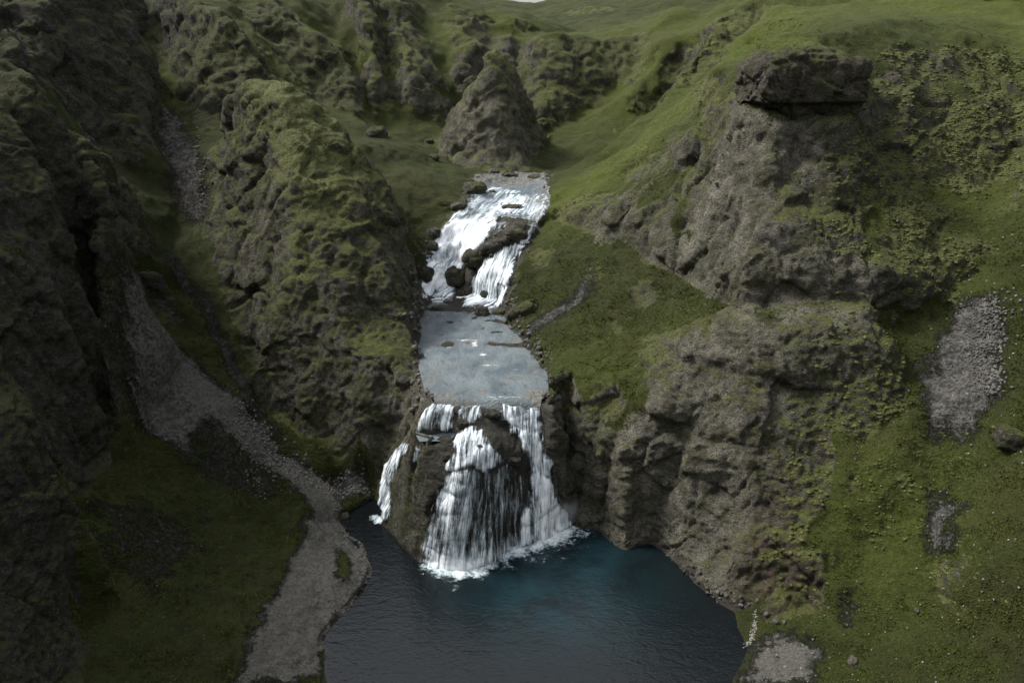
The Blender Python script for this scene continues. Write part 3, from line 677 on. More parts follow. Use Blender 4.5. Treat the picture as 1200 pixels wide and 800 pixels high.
FORM_INFO = {
    'B': ('rock_cliff', 'very dark near cliff along the lower left edge with brownish moss on its shoulder', 'cliff'),
    'A': ('rock_cliff', 'tall dark cliff at left with a straight vertical right edge beside the grey scree fan', 'cliff'),
    'O1': ('rock_outcrop', 'small dark outcrop between the top of the grey scree fan and the dirt path', 'rock outcrop'),
    'L2': ('rock_cliff', 'dark bulging cliff with a rounded foot left of the upper scree gully', 'cliff'),
    'L3': ('rock_cliff', 'dark furrowed cliff with a green grass cap right of the upper scree gully', 'cliff'),
    'L4': ('rock_cliff', 'shaded rounded cliff with grassy top behind the big mossy left buttress', 'cliff'),
    'L5': ('rock_buttress', 'big mossy buttress with pale green spine standing left of the river', 'rock formation'),
    'D': ('waterfall_ledge', 'wet brown dome of rock that the lower waterfall pours over', 'rock ledge'),
    'P': ('rock_pinnacle', 'pointed pyramid of grey rock at the bend where the river appears', 'rock formation'),
    'HW': ('rock_cliff', 'dark cliff band under the flat green rim behind the grass bowl', 'cliff'),
    'LW': ('rock_cliff', 'green ribbed cliff with rock columns left of the pointed pyramid rock', 'cliff'),
    'FC': ('rock_cliff', 'distant shaded cliff band on the far green hill below the sky', 'cliff'),
    'R1': ('rock_outcrop', 'slanting dark rock edge along the grassy ridge left of the cap rock', 'rock outcrop'),
    'R2': ('rock_spur', 'pale mossy spur with a rock face below descending to the upper falls', 'rock formation'),
    'R3': ('rock_buttress', 'massive lichen covered buttress with a flat ledge rising from the right side of pool', 'rock formation'),
    'R6': ('rock_cliff', 'mossy grey cliff slope with an overhanging dark foot at upper right', 'cliff'),
}
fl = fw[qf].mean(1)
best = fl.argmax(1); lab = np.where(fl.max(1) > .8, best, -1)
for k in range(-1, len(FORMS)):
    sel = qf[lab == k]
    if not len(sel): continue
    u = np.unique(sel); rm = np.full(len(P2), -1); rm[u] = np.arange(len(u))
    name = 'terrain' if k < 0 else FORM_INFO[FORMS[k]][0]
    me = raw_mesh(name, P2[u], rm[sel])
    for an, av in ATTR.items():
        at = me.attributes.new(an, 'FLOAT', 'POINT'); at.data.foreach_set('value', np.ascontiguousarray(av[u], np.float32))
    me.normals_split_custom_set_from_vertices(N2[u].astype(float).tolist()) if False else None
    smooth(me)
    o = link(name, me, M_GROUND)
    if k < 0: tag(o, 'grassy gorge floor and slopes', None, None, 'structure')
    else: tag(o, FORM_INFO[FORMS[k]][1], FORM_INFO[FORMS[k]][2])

# the gorge outside the frame (behind and beside the camera), coarse; unseen, and built high to keep sky light out
ta = np.concatenate([np.linspace(math.radians(53.9), math.radians(306.1), 120)]); la = np.log(np.geomspace(9, 1450, 90))
TA, LA = np.meshgrid(ta, la); XA = np.exp(LA) * np.sin(TA); YA = np.exp(LA) * np.cos(TA)
VA = tin(XA.ravel(), YA.ravel())
ZA = VA[:, 0] + np.clip(np.exp(LA.ravel()) / 60, .2, 3) * fbm(np.stack([XA.ravel(), YA.ravel(), 0 * XA.ravel()], 1), 14, 3, 70)
IA = np.arange(TA.size).reshape(TA.shape)
qa = np.stack([IA[:-1, :-1], IA[1:, :-1], IA[1:, 1:], IA[:-1, 1:]], -1).reshape(-1, 4)
me = raw_mesh('shading_hills', np.stack([XA.ravel(), YA.ravel(), ZA], 1), qa); smooth(me)
at = me.attributes.new('rock', 'FLOAT', 'POINT'); at.data.foreach_set('value', np.ascontiguousarray(VA[:, 1], np.float32))
tag(link('shading_hills', me, M_GROUND), kind='structure')

# ------------------------------------------------------------------ water
tri = np.concatenate([qf[:, [0, 1, 2]], qf[:, [0, 2, 3]]])
cen = P2[qf[:, 0]]
nearm = (np.hypot(P2[:, 0], P2[:, 1]) < 110)
tsel = tri[nearm[tri].all(1) & (np.abs(P2[tri[:, 0], 0]) < 45)]
u = np.unique(tsel); rm = np.full(len(P2), -1); rm[u] = np.arange(len(u))
BVH = BVHTree.FromPolygons(P2[u].tolist(), rm[tsel].tolist())


def ground_z(x, y):
    h = BVH.ray_cast(Vector((x, y, 80)), Vector((0, 0, -1)))
    return h[0].z if h[0] else None


def lerp_line(line, n):
    L = np.array(line, float); d = np.r_[0, np.cumsum(np.linalg.norm(np.diff(L, axis=0), axis=1))]; d /= d[-1]
    s = np.linspace(0, 1, n)
    return np.stack([np.interp(s, d, L[:, k]) for k in range(3)], 1)


def sheet(name, pix, soft, y0, y1, off, flow, foam, m, parent=None, lumps=.04, seed=0, fan=None, ramp_=None):
    """a skin of water following the rock inside a surveyed outline; flow = plan bearing of the current"""
    mk = reach(P2, pix, soft, y0, y1, seed)
    sel = qf[(mk[qf] > .02).any(1)]; u = np.unique(sel); rm = np.full(len(P2), -1); rm[u] = np.arange(len(u))
    p = P2[u].copy(); n = N2[u].copy(); k_ = mk[u]
    n[:, 2] = np.maximum(n[:, 2], .02); q_ = rm[sel]
    p = p + n * (off * (1.25 * k_ - .25))[:, None]
    if off > .1: p = relax(p, q_, 2)
    d = np.array([math.sin(math.radians(flow)), math.cos(math.radians(flow))]); c = np.array([d[1], -d[0]])
    x = p[:, 0] * c[0] + p[:, 1] * c[1]; v = p[:, 0] * d[0] + p[:, 1] * d[1] - 1.1 * p[:, 2]
    if fan: x = fan[0] + (x - fan[0]) / (1 + fan[1] * np.clip(fan[2] - p[:, 2], 0, 9))
    uv = np.stack([x, v, np.full(len(x), seed * 3.7)], 1)
    p = p + n * (lumps * (noise(uv * np.array([2.4, .5, 1]), 90 + seed) + .6 * noise(uv * np.array([5.5, .9, 1]), 95 + seed)) * k_)[:, None]
    me = raw_mesh(name, p, q_); smooth(me)
    fo_ = np.full(len(p), foam) if not callable(foam) else foam(p)
    for an, av in (('foam', fo_), ('cover', k_), ('shelf', np.zeros(len(p)) if ramp_ is None else ramp_(p))):
        at = me.attributes.new(an, 'FLOAT', 'POINT'); at.data.foreach_set('value', np.ascontiguousarray(av, np.float32))
    at = me.attributes.new('flow', 'FLOAT_VECTOR', 'POINT'); at.data.foreach_set('vector', np.ascontiguousarray(uv, np.float32).ravel())
    return link(name, me, m, parent)


def make_fall():
    m, nt = mat('falling_water'); t = NT(nt)
    fl_ = t.n('ShaderNodeAttribute', attribute_name='flow').outputs['Vector']
    foam = t.attr('foam'); cov = t.attr('cover')
    pos = t.n('ShaderNodeTexCoord').outputs['Object']
    s1 = t.noise(t.scale(fl_, (1.5, .16, 1)), 1.0, 3, .6, .25)
    s2 = t.noise(t.scale(fl_, (5.5, .34, 1)), 1.0, 4, .65, .3)
    s4 = t.noise(t.scale(fl_, (15, .9, 1)), 1.0, 3, .6, .3)
    s3 = t.noise(pos, 5.0, 4, .7)
    st = t.math('ADD', t.math('ADD', t.math('MULTIPLY', s1, .32), t.math('MULTIPLY', s4, .22)), t.math('ADD', t.math('MULTIPLY', s2, .40), t.math('MULTIPLY', s3, .10)))
    k = t.math('ADD', st, t.math('SUBTRACT', t.math('MULTIPLY', foam, .40), .26))
    k = t.math('SUBTRACT', k, t.math('MULTIPLY', t.math('SUBTRACT', 1.0, cov), .30))
    a = t.ramp(k, .47, .65)
    thick = t.ramp(k, .54, .72)
    col = t.mix(thick, (.40, .46, .50), (.87, .89, .90))
    b, o = t.out(col, .55, t.bump(st, .25, .7), .3)
    b.inputs['Subsurface Weight'].default_value = 0.0
    tr = t.n('ShaderNodeBsdfTransparent'); mx = t.n('ShaderNodeMixShader')
    t.l(a, mx.inputs[0]); t.l(tr.outputs[0], mx.inputs[1]); t.l(b.outputs[0], mx.inputs[2]); t.l(mx.outputs[0], o.inputs[0])
    return m


def make_foam():
    m, nt = mat('foam'); t = NT(nt)
    pos = t.n('ShaderNodeTexCoord').outputs['Object']
    foam = t.attr('foam')
    s = t.math('ADD', t.math('MULTIPLY', t.noise(pos, 1.3, 5, .7, .8), .85), t.math('MULTIPLY', t.noise(pos, 5.5, 5, .8, .4), .85))
    k = t.math('ADD', s, t.math('SUBTRACT', t.math('MULTIPLY', foam, .75), .84))
    a = t.ramp(k, .36, .66)
    b, o = t.out(t.mix(t.ramp(k, .5, .9), (.48, .58, .62), (.88, .90, .90)), .6, t.bump(s, .3, .8), .3)
    tr = t.n('ShaderNodeBsdfTransparent'); mx = t.n('ShaderNodeMixShader')
    t.l(a, mx.inputs[0]); t.l(tr.outputs[0], mx.inputs[1]); t.l(b.outputs[0], mx.inputs[2]); t.l(mx.outputs[0], o.inputs[0])
    return m


def make_pool():
    m, nt = mat('pool_water'); t = NT(nt)
    pos = t.n('ShaderNodeTexCoord').outputs['Object']
    teal = t.attr('teal')
    n1 = t.noise(pos, .35, 4, .6, .5)
    c = t.mix(t.math('MULTIPLY', teal, t.ramp(n1, .15, .7)), (.0040, .0055, .0062), (.006, .020, .025))
    h = t.math('ADD', t.math('MULTIPLY', t.noise(t.scale(pos, (1, 1.5, 1)), 1.5, 3, .5, .8), .6), t.math('MULTIPLY', t.noise(t.scale(pos, (1.2, 1.8, 1)), 4.5, 3, .6, .5), .35))
    b, o = t.out(c, .12, t.bump(h, .14, .42), .5)
    b.inputs['IOR'].default_value = 1.333
    return m


def make_river():
    m, nt = mat('river_water'); t = NT(nt)
    pos = t.n('ShaderNodeTexCoord').outputs['Object']
    shelf = t.attr('shelf'); foam = t.attr('foam')
    n1 = t.noise(t.scale(pos, (1.0, .6, 1)), .7, 8, .66, .3); n2 = t.noise(t.scale(pos, (1, .6, 1)), 3.5, 5, .7, .4)
    c = t.mix(t.ramp(n1, .3, .7), (.052, .071, .082), (.135, .160, .170))
    sh = t.ramp(t.math('ADD', shelf, t.math('ADD', t.math('MULTIPLY', t.math('SUBTRACT', n1, .5), 1.9), t.math('MULTIPLY', t.math('SUBTRACT', n2, .5), 1.0))), .25, .85)
    c = t.mix(sh, c, t.mix(t.ramp(n2, .35, .65), (.062, .060, .052), (.135, .132, .118)))
    n7 = t.noise(t.scale(pos, (.9, 2.6, 1)), 1.6, 6, .7, .8)
    f = t.ramp(t.math('ADD', foam, t.math('ADD', t.math('MULTIPLY', t.math('SUBTRACT', n2, .5), .6), t.math('MULTIPLY', t.math('SUBTRACT', n7, .5), 1.3))), .42, .85)
    c = t.mix(f, c, (.82, .84, .85))
    h = t.math('ADD', n2, t.noise(t.scale(pos, (1, 1.6, 1)), 7, 3, .6))
    b, o = t.out(c, t.math('ADD', .22, t.math('MULTIPLY', f, .4)), t.bump(h, .17, .75), .35)
    b.inputs['IOR'].default_value = 1.333
    return m


M_FALL, M_FOAM, M_POOL, M_RIVER = make_fall(), make_foam(), make_pool(), make_river()


def grid_mesh(name, x0, x1, y0, y1, step, zf):
    xs = np.arange(x0, x1 + step, step); ys = np.arange(y0, y1 + step, step)
    X, Y = np.meshgrid(xs, ys); p = np.stack([X.ravel(), Y.ravel(), zf(X.ravel(), Y.ravel())], 1)
    I_ = np.arange(X.size).reshape(X.shape)
    f = np.stack([I_[:-1, :-1], I_[:-1, 1:], I_[1:, 1:], I_[1:, :-1]], -1).reshape(-1, 4)
    me = raw_mesh(name, p, f); smooth(me)
    return me, p


def setattr_(me, an, av):
    at = me.attributes.new(an, 'FLOAT', 'POINT'); at.data.foreach_set('value', np.ascontiguousarray(av, np.float32))


# pool: aerated teal water in the middle where the falls plunge, dark shallows elsewhere
me, p = grid_mesh('pool_water', -14, 15.5, 3, 47, .5, lambda x, y: 0 * x)
e1 = np.exp(-(((p[:, 0] - 2.2) / 5.2) ** 2 + ((p[:, 1] - 36.6) / 4.6) ** 2)); e2 = np.exp(-(((p[:, 0] - 4) / 4) ** 2 + ((p[:, 1] - 40.5) / 2.5) ** 2))
setattr_(me, 'teal', np.clip(e1 + .5 * e2, 0, 1))
tag(link('pool_water', me, M_POOL), kind='structure')

# river reach between the two falls
RL = [PZ(513, 482, 8.3), PZ(509, 470, 8.5), PZ(505, 464.5, 8.62), PZ(497, 455, 8.7), PZ(491, 430, 8.75), PZ(488, 400, 8.95), PZ(488, 375, 9.1), PZ(490, 350, 9.28), PZ(497, 335, 9.4), PZ(503, 326, 9.5)]
RR = [PZ(632, 482, 8.1), PZ(635, 470, 8.45), PZ(640, 464.5, 8.62), PZ(643, 455, 8.7), PZ(641, 430, 8.75), PZ(622, 400, 8.95), PZ(600, 375, 9.1), PZ(594, 350, 9.28), PZ(588, 338, 9.4), PZ(580, 328, 9.5)]
LA_, LB_ = lerp_line(RL, 90), lerp_line(RR, 90)
p = np.array([LA_[i] * (1 - j / 44) + LB_[i] * j / 44 for i in range(90) for j in range(45)])
p[:, 2] = np.minimum(8.62 + .033 * (p[:, 1] - 43.5) + .15 * np.maximum(p[:, 1] - 57.8, 0), 8.62 - 1.5 * np.clip(43.55 - p[:, 1], 0, 2))
I_ = np.arange(90 * 45).reshape(90, 45)
me = raw_mesh('river_water', p, np.stack([I_[:-1, :-1], I_[:-1, 1:], I_[1:, 1:], I_[1:, :-1]], -1).reshape(-1, 4)); smooth(me)
ss = np.tile(np.linspace(0, 1, 45), 90); sh = .42 * sstep(.22, .0, ss) + .5 * sstep(.72, 1, ss); fm = np.zeros(len(p))


def rb(px, py, rx, ry, v, arr):
    q_ = PZ(px, py, 8.8)
    np.maximum(arr, v * np.exp(-((p[:, 0] - q_[0]) / rx) ** 2 - ((p[:, 1] - q_[1]) / ry) ** 2), out=arr)


for a_ in ((525, 397, 3.4, .9, .62), (545, 428, 2.6, .8, .55), (570, 404, 2.0, .5, .5), (505, 440, 1.2, 1.6, .6), (600, 440, 1.6, .6, .5), (560, 455, 3.5, .7, .55), (512, 462, 1.6, 1.2, .9), (540, 466, 1.5, .8, .8), (635, 462, 1.3, 1.6, .95), (625, 430, 1.0, 2.0, .7), (600, 468, 1.5, .6, .7), (500, 372, .8, 1.5, .7), (600, 395, 1.0, 1.0, .6)): rb(*a_, sh)
for a_ in ((512, 345, 2.0, 2.2, 1.0), (560, 352, 2.6, 1.4, .85), (530, 360, 2.5, 2.0, .45), (556, 401, .35, 1.2, .66), (566, 412, .5, .6, .6), (577, 425, 1.2, .25, .55), (545, 396, 2.2, .35, .6), (525, 404, 1.4, .25, .5), (585, 400, 1.6, .3, .55), (530, 432, 1.8, .25, .42), (560, 445, 2.2, .25, .4), (600, 430, 1.2, .3, .45), (590, 462, 2.0, .4, .55), (530, 345, 2.5, 1.2, .9)): rb(*a_, fm)
setattr_(me, 'shelf', sh); setattr_(me, 'foam', fm)
tag(link('river_water', me, M_RIVER), kind='structure')

# plunge basin beside the lower fall, and the river above the upper fall
A_ = [PZ(488, 506, 6.95), PZ(488, 511, 6.95), PZ(492, 517, 6.95)]; B_ = [PZ(533, 505, 6.95), PZ(533, 510, 6.95), PZ(528, 516.5, 6.95)]
L_a, L_b = lerp_line(A_, 8), lerp_line(B_, 8)
gp = np.array([[L_a[i] * (1 - j / 9) + L_b[i] * j / 9 for j in range(10)] for i in range(8)]).reshape(-1, 3)
I_ = np.arange(80).reshape(8, 10)
me = raw_mesh('basin_water', gp, np.stack([I_[:-1, :-1], I_[1:, :-1], I_[1:, 1:], I_[:-1, 1:]], -1).reshape(-1, 4)); smooth(me)
setattr_(me, 'shelf', np.zeros(80)); setattr_(me, 'foam', np.zeros(80))
tag(link('basin_water', me, M_RIVER), kind='structure')


def empty(name, loc, label, cat):
    o = bpy.data.objects.new(name, None); COL.objects.link(o); o['label'] = label; o['category'] = cat
    return o


# upper fall
UF = empty('waterfall', None, 'upper waterfall sliding down a mossy rock step in two white branches', 'waterfall')
TOPZ = lambda p: .55 + .4 * sstep(15.6, 13.5, p[:, 2])
sheet('cascade', [(556, 228), (594, 226), (594, 248), (580, 266), (570, 282), (555, 301), (536, 324), (530, 352), (492, 352), (494, 322), (502, 300), (511, 276), (532, 250), (546, 238)], 6, 58, 76, .17, 212, TOPZ, M_FALL, UF, seed=1)
sheet('cascade', [(622, 238), (643, 238), (637, 258), (619, 289), (604, 291), (616, 268)], 4, 58, 76, .15, 205, .7, M_FALL, UF, seed=3)
sheet('cascade', [(588, 288), (620, 284), (606, 306), (600, 328), (590, 362), (538, 362), (554, 325), (570, 304)], 6, 57, 74, .16, 212, .86, M_FALL, UF, seed=2)
sheet('cascade', [(580, 256), (600, 258), (590, 272), (576, 287), (560, 310), (546, 318), (540, 312), (556, 288), (568, 270)], 5, 57, 74, .14, 212, .5, M_FALL, UF, seed=4)
sheet('rapids', [(557, 221), (580, 217), (604, 222), (632, 232), (642, 244), (632, 256), (594, 252), (560, 250), (541, 248), (552, 232)], 6, 62, 84, .13, 205, lambda p: .78 - .35 * sstep(.5, 3.8, p[:, 0]), M_FALL, UF, seed=15)
# river above the upper fall
rib = sheet('river_water', REACH_TOP, 5, 64, 92, .10, 190, lambda p: .1 + .35 * sstep(77, 71, p[:, 1]), M_RIVER, None, seed=5, ramp_=lambda p: np.maximum(.05 + .55 * sstep(.5, 3.2, p[:, 0]), .8 * sstep(74.5, 77.5, p[:, 1])))
tag(rib, kind='structure')

# lower fall
LF = empty('waterfall', None, 'lower waterfall fanning white over a brown rock dome into the dark pool', 'waterfall')
sheet('chute', [(581, 468), (634, 466), (637, 500), (641, 530), (648, 565), (655, 590), (676, 613), (660, 626), (630, 636), (604, 646), (611, 604), (621, 570), (617, 541), (601, 514), (588, 492)], 5, 37, 46, .30, 178, lambda p: .76 + .16 * sstep(7.5, 1.0, p[:, 2]), M_FALL, LF, lumps=.03, seed=6)
sheet('curtain', [(526, 556), (536, 545), (560, 549), (585, 541), (602, 545), (615, 556), (624, 578), (624, 612), (612, 645), (590, 656), (570, 666), (545, 672), (520, 672), (495, 664), (494, 640), (500, 602), (510, 574)], 6, 36, 44.5, .24, 183, lambda p: .58 + .28 * sstep(1.8, 0, p[:, 2]) + .26 * np.exp(-((p[:, 0] + 3.5) / 1.2) ** 2), M_FALL, LF, lumps=.06, seed=7, fan=(2.4, .05, 6.0))
sheet('cascade', [(538, 508), (551, 496), (563, 503), (577, 517), (592, 531), (600, 545), (572, 552), (545, 550), (526, 556), (520, 552), (531, 532), (528, 520)], 6, 38, 44.5, .16, 185, .8, M_FALL, LF, seed=9)
sheet('cascade', [(530, 481), (545, 474), (566, 466), (570, 486), (560, 500), (540, 496)], 6, 40, 46, .14, 190, .72, M_FALL, LF, seed=10)
sheet('cascade', [(504, 470), (535, 468), (532, 482), (533, 502), (510, 507), (487, 506), (494, 488)], 5, 40, 46, .16, 195, .82, M_FALL, LF, seed=11)
sheet('cascade', [(566, 468), (584, 467), (590, 486), (582, 500), (570, 492)], 5, 40, 46, .10, 190, .35, M_FALL, LF, seed=12)
# side cascade on the left
SCD = empty('waterfall', None, 'thin white side cascade dropping left of the brown rock dome', 'waterfall')
sheet('cascade', [(477, 514), (485, 521), (475, 535), (464, 553), (459, 576), (458, 610), (438, 610), (445, 572), (451, 545), (462, 526)], 3, 40, 47, .18, 215, .8, M_FALL, SCD, seed=13)
sheet('cascade', [(488, 521), (495, 521), (490, 542), (480, 542)], 3, 39, 44, .12, 190, .7, M_FALL, SCD, seed=14)


def foam_patch(parent, x0, x1, y0, y1, blobs, seed, hgt=.22):
    me, p = grid_mesh('foam', x0, x1, y0, y1, .07, lambda x, y: 0 * x)
    f_ = np.zeros(len(p))
    for bx, by, r, v in blobs:
        f_ = np.maximum(f_, v * np.exp(-((p[:, 0] - bx) ** 2 + (p[:, 1] - by) ** 2) / r ** 2))
    z = .035 + np.clip(f_ - .3, 0, 1) * hgt * (1.0 + 1.6 * fbm(p / 1.0, .5, 3, seed))
    p2 = p.copy(); p2[:, 2] = np.maximum(z, .03)
    me.vertices.foreach_set('co', p2.astype(np.float32).ravel()); setattr_(me, 'foam', f_)
    keep = f_ > .08
    o = link('foam', me, M_FOAM, parent)
    import bmesh
    bm = bmesh.new(); bm.from_mesh(me); bm.verts.ensure_lookup_table()
    bmesh.ops.delete(bm, geom=[v for v in bm.verts if not keep[v.index]], context='VERTS'); bm.to_mesh(me); bm.free()
    return o


def fb(px, py, r, v):
    q_ = PZ(px, py, 0); return (q_[0], q_[1], r, v)


foam_patch(LF, -8, 8, 34, 46, [fb(503, 664, .9, .8), fb(520, 669, .9, .95), fb(540, 672, .9, 1), fb(560, 670, .9, .9), fb(575, 661, .8, .85), fb(592, 652, .9, .9), fb(607, 645, 1.1, 1), fb(624, 636, 1.3, 1.1), fb(642, 628, 1.4, 1.2), fb(657, 622, 1.3, 1.1), fb(672, 619, 1.0, .8), fb(645, 636, .9, .75), fb(602, 652, .8, .6), fb(660, 605, 1.0, 1.1), fb(620, 618, 1.3, 1.1), fb(655, 634, 2.0, .62), fb(625, 646, 1.9, .6), fb(590, 660, 1.6, .5), fb(680, 624, 1.5, .6), fb(535, 680, 1.5, .5), fb(690, 640, 1.4, .42), fb(650, 650, 2.0, .42)], 33, .11)
foam_patch(SCD, -13, -6, 41, 47, [fb(446, 610, .6, 1), fb(438, 607, .6, .8), fb(453, 612, .5, .7)], 34, .08)

# ------------------------------------------------------------------ boulders
def rock_mesh(name, rx, ry, rz, seed, sub=4, power=2.6, rough=1.0, pale_=0.0, wet_=0.0, tiltz=0.0, tilt=0.0, red_=0.0, moss=0.0):
    import bmesh
    bm = bmesh.new(); bmesh.ops.create_icosphere(bm, subdivisions=sub, radius=1)
    v = np.array([x.co[:] for x in bm.verts]); f = np.array([[x.index for x in fc.verts] for fc in bm.faces]); bm.free()
    k = (np.abs(v) ** power).sum(1) ** (-1 / power); v = v * k[:, None]      # rounded block
    off = np.array([seed * 13.1, seed * 7.7, seed * 3.3])
    pr_ = np.array([rx, ry, rz]) / (rx * ry * rz) ** (1 / 3)
    c1, e1_ = cell(v * pr_ * 1.15 + off, seed); c2, e2_ = cell(v * pr_ * 2.6 + off, seed + 9)
    s_ = 1 + rough * (.13 * c1 - .05 * (1 - sstep(0, .14, e1_)) + .05 * c2 + .06 * fbm(v + off, .9, 4, seed))
    v = v * s_[:, None] * np.array([rx, ry, rz])
    ca, sa = math.cos(tilt), math.sin(tilt); v = np.stack([v[:, 0] * ca - v[:, 2] * sa, v[:, 1], v[:, 0] * sa + v[:, 2] * ca], 1)
    ca, sa = math.cos(tiltz), math.sin(tiltz); v = np.stack([v[:, 0] * ca - v[:, 1] * sa, v[:, 0] * sa + v[:, 1] * ca, v[:, 2]], 1)
    me = raw_mesh(name, v, f); smooth(me)
    for an, av in (('rock', 1.6 - moss), ('pale', pale_), ('wet', wet_), ('red', red_)): setattr_(me, an, np.full(len(v), av))
    return me


BOULDERS = [
    # px, py, width px, height px, depth ratio, label, pale, wet, moss, tilt
    (533, 327, 27, 25, .9, 'round mossy boulder splitting the white foot of the upper waterfall', .3, .2, .5, 0),
    (556, 304, 28, 20, .8, 'mossy boulder midway down the upper waterfall between its two branches', .2, .2, .6, .2),
    (596, 207, 20, 7, .9, 'low dark rock in the dark water at the foot of the pyramid rock', .1, .5, .1, 0),
    (628, 209, 18, 7, .9, 'brown rock on the right bank where the river comes into view', .3, .2, .2, 0),
    (604, 277, 28, 17, .9, 'wide grey mossy boulder at the right side of the upper waterfall', .5, .1, .5, -.2),
    (577, 290, 30, 14, .7, 'low brown slab above the middle boulder of the upper waterfall', .2, .4, .4, .3),
    (549, 344, 14, 16, .8, 'dark wet rock at the very bottom of the upper waterfall', 0, .8, 0, 0),
    (540, 346, 10, 10, .8, 'smallest wet rock beside the dark one below the upper waterfall', 0, .8, 0, 0),
    (571, 346, 14, 10, .8, 'dark wet rock under the right branch of the upper waterfall', 0, .8, 0, 0),
    (505, 293, 18, 16, .9, 'dark rock on the left rim of the upper waterfall, halfway down', 0, .5, .1, 0),
    (508, 275, 16, 13, .9, 'dark rock on the left rim near the top of the upper waterfall', 0, .5, .2, 0),
    (497, 323, 20, 16, .9, 'black wet rock on the left rim at the foot of the upper waterfall', 0, .7, .1, 0),
    (554, 227, 32, 22, .8, 'big grey angular boulder on the left bank above the upper waterfall', .3, 0, .3, .1),
    (536, 243, 15, 9, .9, 'pale flat boulder in the grass left of the river above the falls', 1, 0, .1, .15),
    (576, 226, 10, 6, .9, 'small rock in the rapids next to the big angular boulder', .2, .4, .1, 0),
    (565, 371, 17, 19, .9, 'dark blocky boulder standing in the right edge of the calm reach', 0, .3, .1, 0),
    (612, 367, 36, 17, .7, 'large dark oblong boulder lying at the foot of the right grass slope', .1, 0, .1, .45),
    (586, 368, 20, 10, .8, 'low tan rock between the dark blocky and the oblong boulder', .7, 0, .2, 0),
    (577, 202, 15, 7, .9, 'pale flat rock at the foot of the pointed pyramid rock', 1, 0, 0, 0),
    (603, 245, 28, 9, .7, 'low yellow brown rock in the middle of the rapids', .4, .3, .5, 0),
    (512, 362, 16, 5, .7, 'low brown reef at the left edge of the calm river reach', .2, .5, .3, 0),
    (508, 186, 13, 9, .9, 'dark rock on the grass slope just left of the pyramid rock', .1, 0, .1, 0),
    (503, 167, 10, 7, .9, 'smaller dark rock higher on the grass slope left of the pyramid rock', .1, 0, .1, 0),
    (441, 160, 24, 18, .8, 'dark jagged rock on the grass shoulder behind the big left buttress', .1, 0, .2, .2),
    (1000, 777, 11, 13, .9, 'pale rounded boulder in bright grass at the lower right', 1.2, 0, -.3, .2),
    (1075, 716, 5, 7, .9, 'small pale upright stone on the lower right grass slope', 1.2, 0, -.3, .3),
    (1188, 517, 40, 26, .9, 'dark layered rock in the grass at the right picture edge', .1, 0, .3, -.2),
    (404, 608, 11, 12, .9, 'dark square rock in the pool beside the gravel spit', .1, .4, .1, 0),
    (524, 536, 16, 9, .8, 'brown rock on the dome between the small basin and the white curtain', .1, .6, .3, 0),
    (601, 541, 18, 10, .8, 'wet brown rock poking out between the chute and the white curtain', .1, .8, .1, -.3),
    (560, 526, 14, 8, .8, 'wet rock splitting the white water at the top of the curtain', .1, .8, .1, 0),
    (575, 487, 22, 10, .8, 'brown rock at the lip of the lower waterfall left of the chute', .1, .7, .2, -.1),
    (543, 497, 16, 9, .8, 'wet rock in the middle of the lip of the lower waterfall', .1, .7, .2, 0),
]
for k, (px, py, wp, hp, dr, lb, pl, wt, ms, tl) in enumerate(BOULDERS):
    dx, dy, dz = ray(px, py)
    o_ = Vector((0, 0, CAM_Z)); h = BVH.ray_cast(o_, Vector((dx, dy, dz)).normalized())
    p_ = h[0]; sc_ = p_.y / dy / FPX
    rx, rz = wp * sc_ * .5, hp * sc_ * .5 / .95; ry = (rx + rz) / 2 * dr * 1.1
    me = rock_mesh('boulder', rx, ry, rz, 20 + k, 3 if wp < 12 else 4, 2.4 + .8 * (k % 3) / 2, 1.2, pl, wt, 0, tl, 0, ms)
    o = link('boulder', me, M_GROUND); o.location = (p_.x, p_.y + ry * .35, p_.z + rz * .1); o.rotation_euler.z = random.uniform(-.4, .4)
    tag(o, lb, 'boulder', 'boulders on the grass slopes' if 'grass' in lb and 'foot' not in lb and 'left of the river' not in lb else 'boulders in and beside the river')

sp = rock_mesh('spray', 2.3, 1.7, 1.7, 5, 3, 2.0, .8)
sm_, snt = mat('spray'); st_ = NT(snt)
sp_pos = st_.n('ShaderNodeTexCoord').outputs['Object']
gl = st_.n('ShaderNodeVectorMath', operation='LENGTH'); st_.l(st_.scale(sp_pos, (.5, .65, .65)), gl.inputs[0])
den = st_.math('MULTIPLY', st_.ramp(gl.outputs['Value'], 1.0, .1), st_.ramp(st_.noise(sp_pos, 1.1, 4, .6), .32, .7))
pv = st_.n('ShaderNodeVolumePrincipled'); pv.inputs['Color'].default_value = (.95, .96, .97, 1); st_.l(st_.math('MULTIPLY', den, 2.6), pv.inputs['Density'])
so_ = st_.n('ShaderNodeOutputMaterial'); st_.l(pv.outputs[0], so_.inputs['Volume'])
o = link('spray', sp, sm_, LF); o.location = (PZ(648, 612, 0)[0], PZ(648, 612, 0)[1] - .1, 1.1)

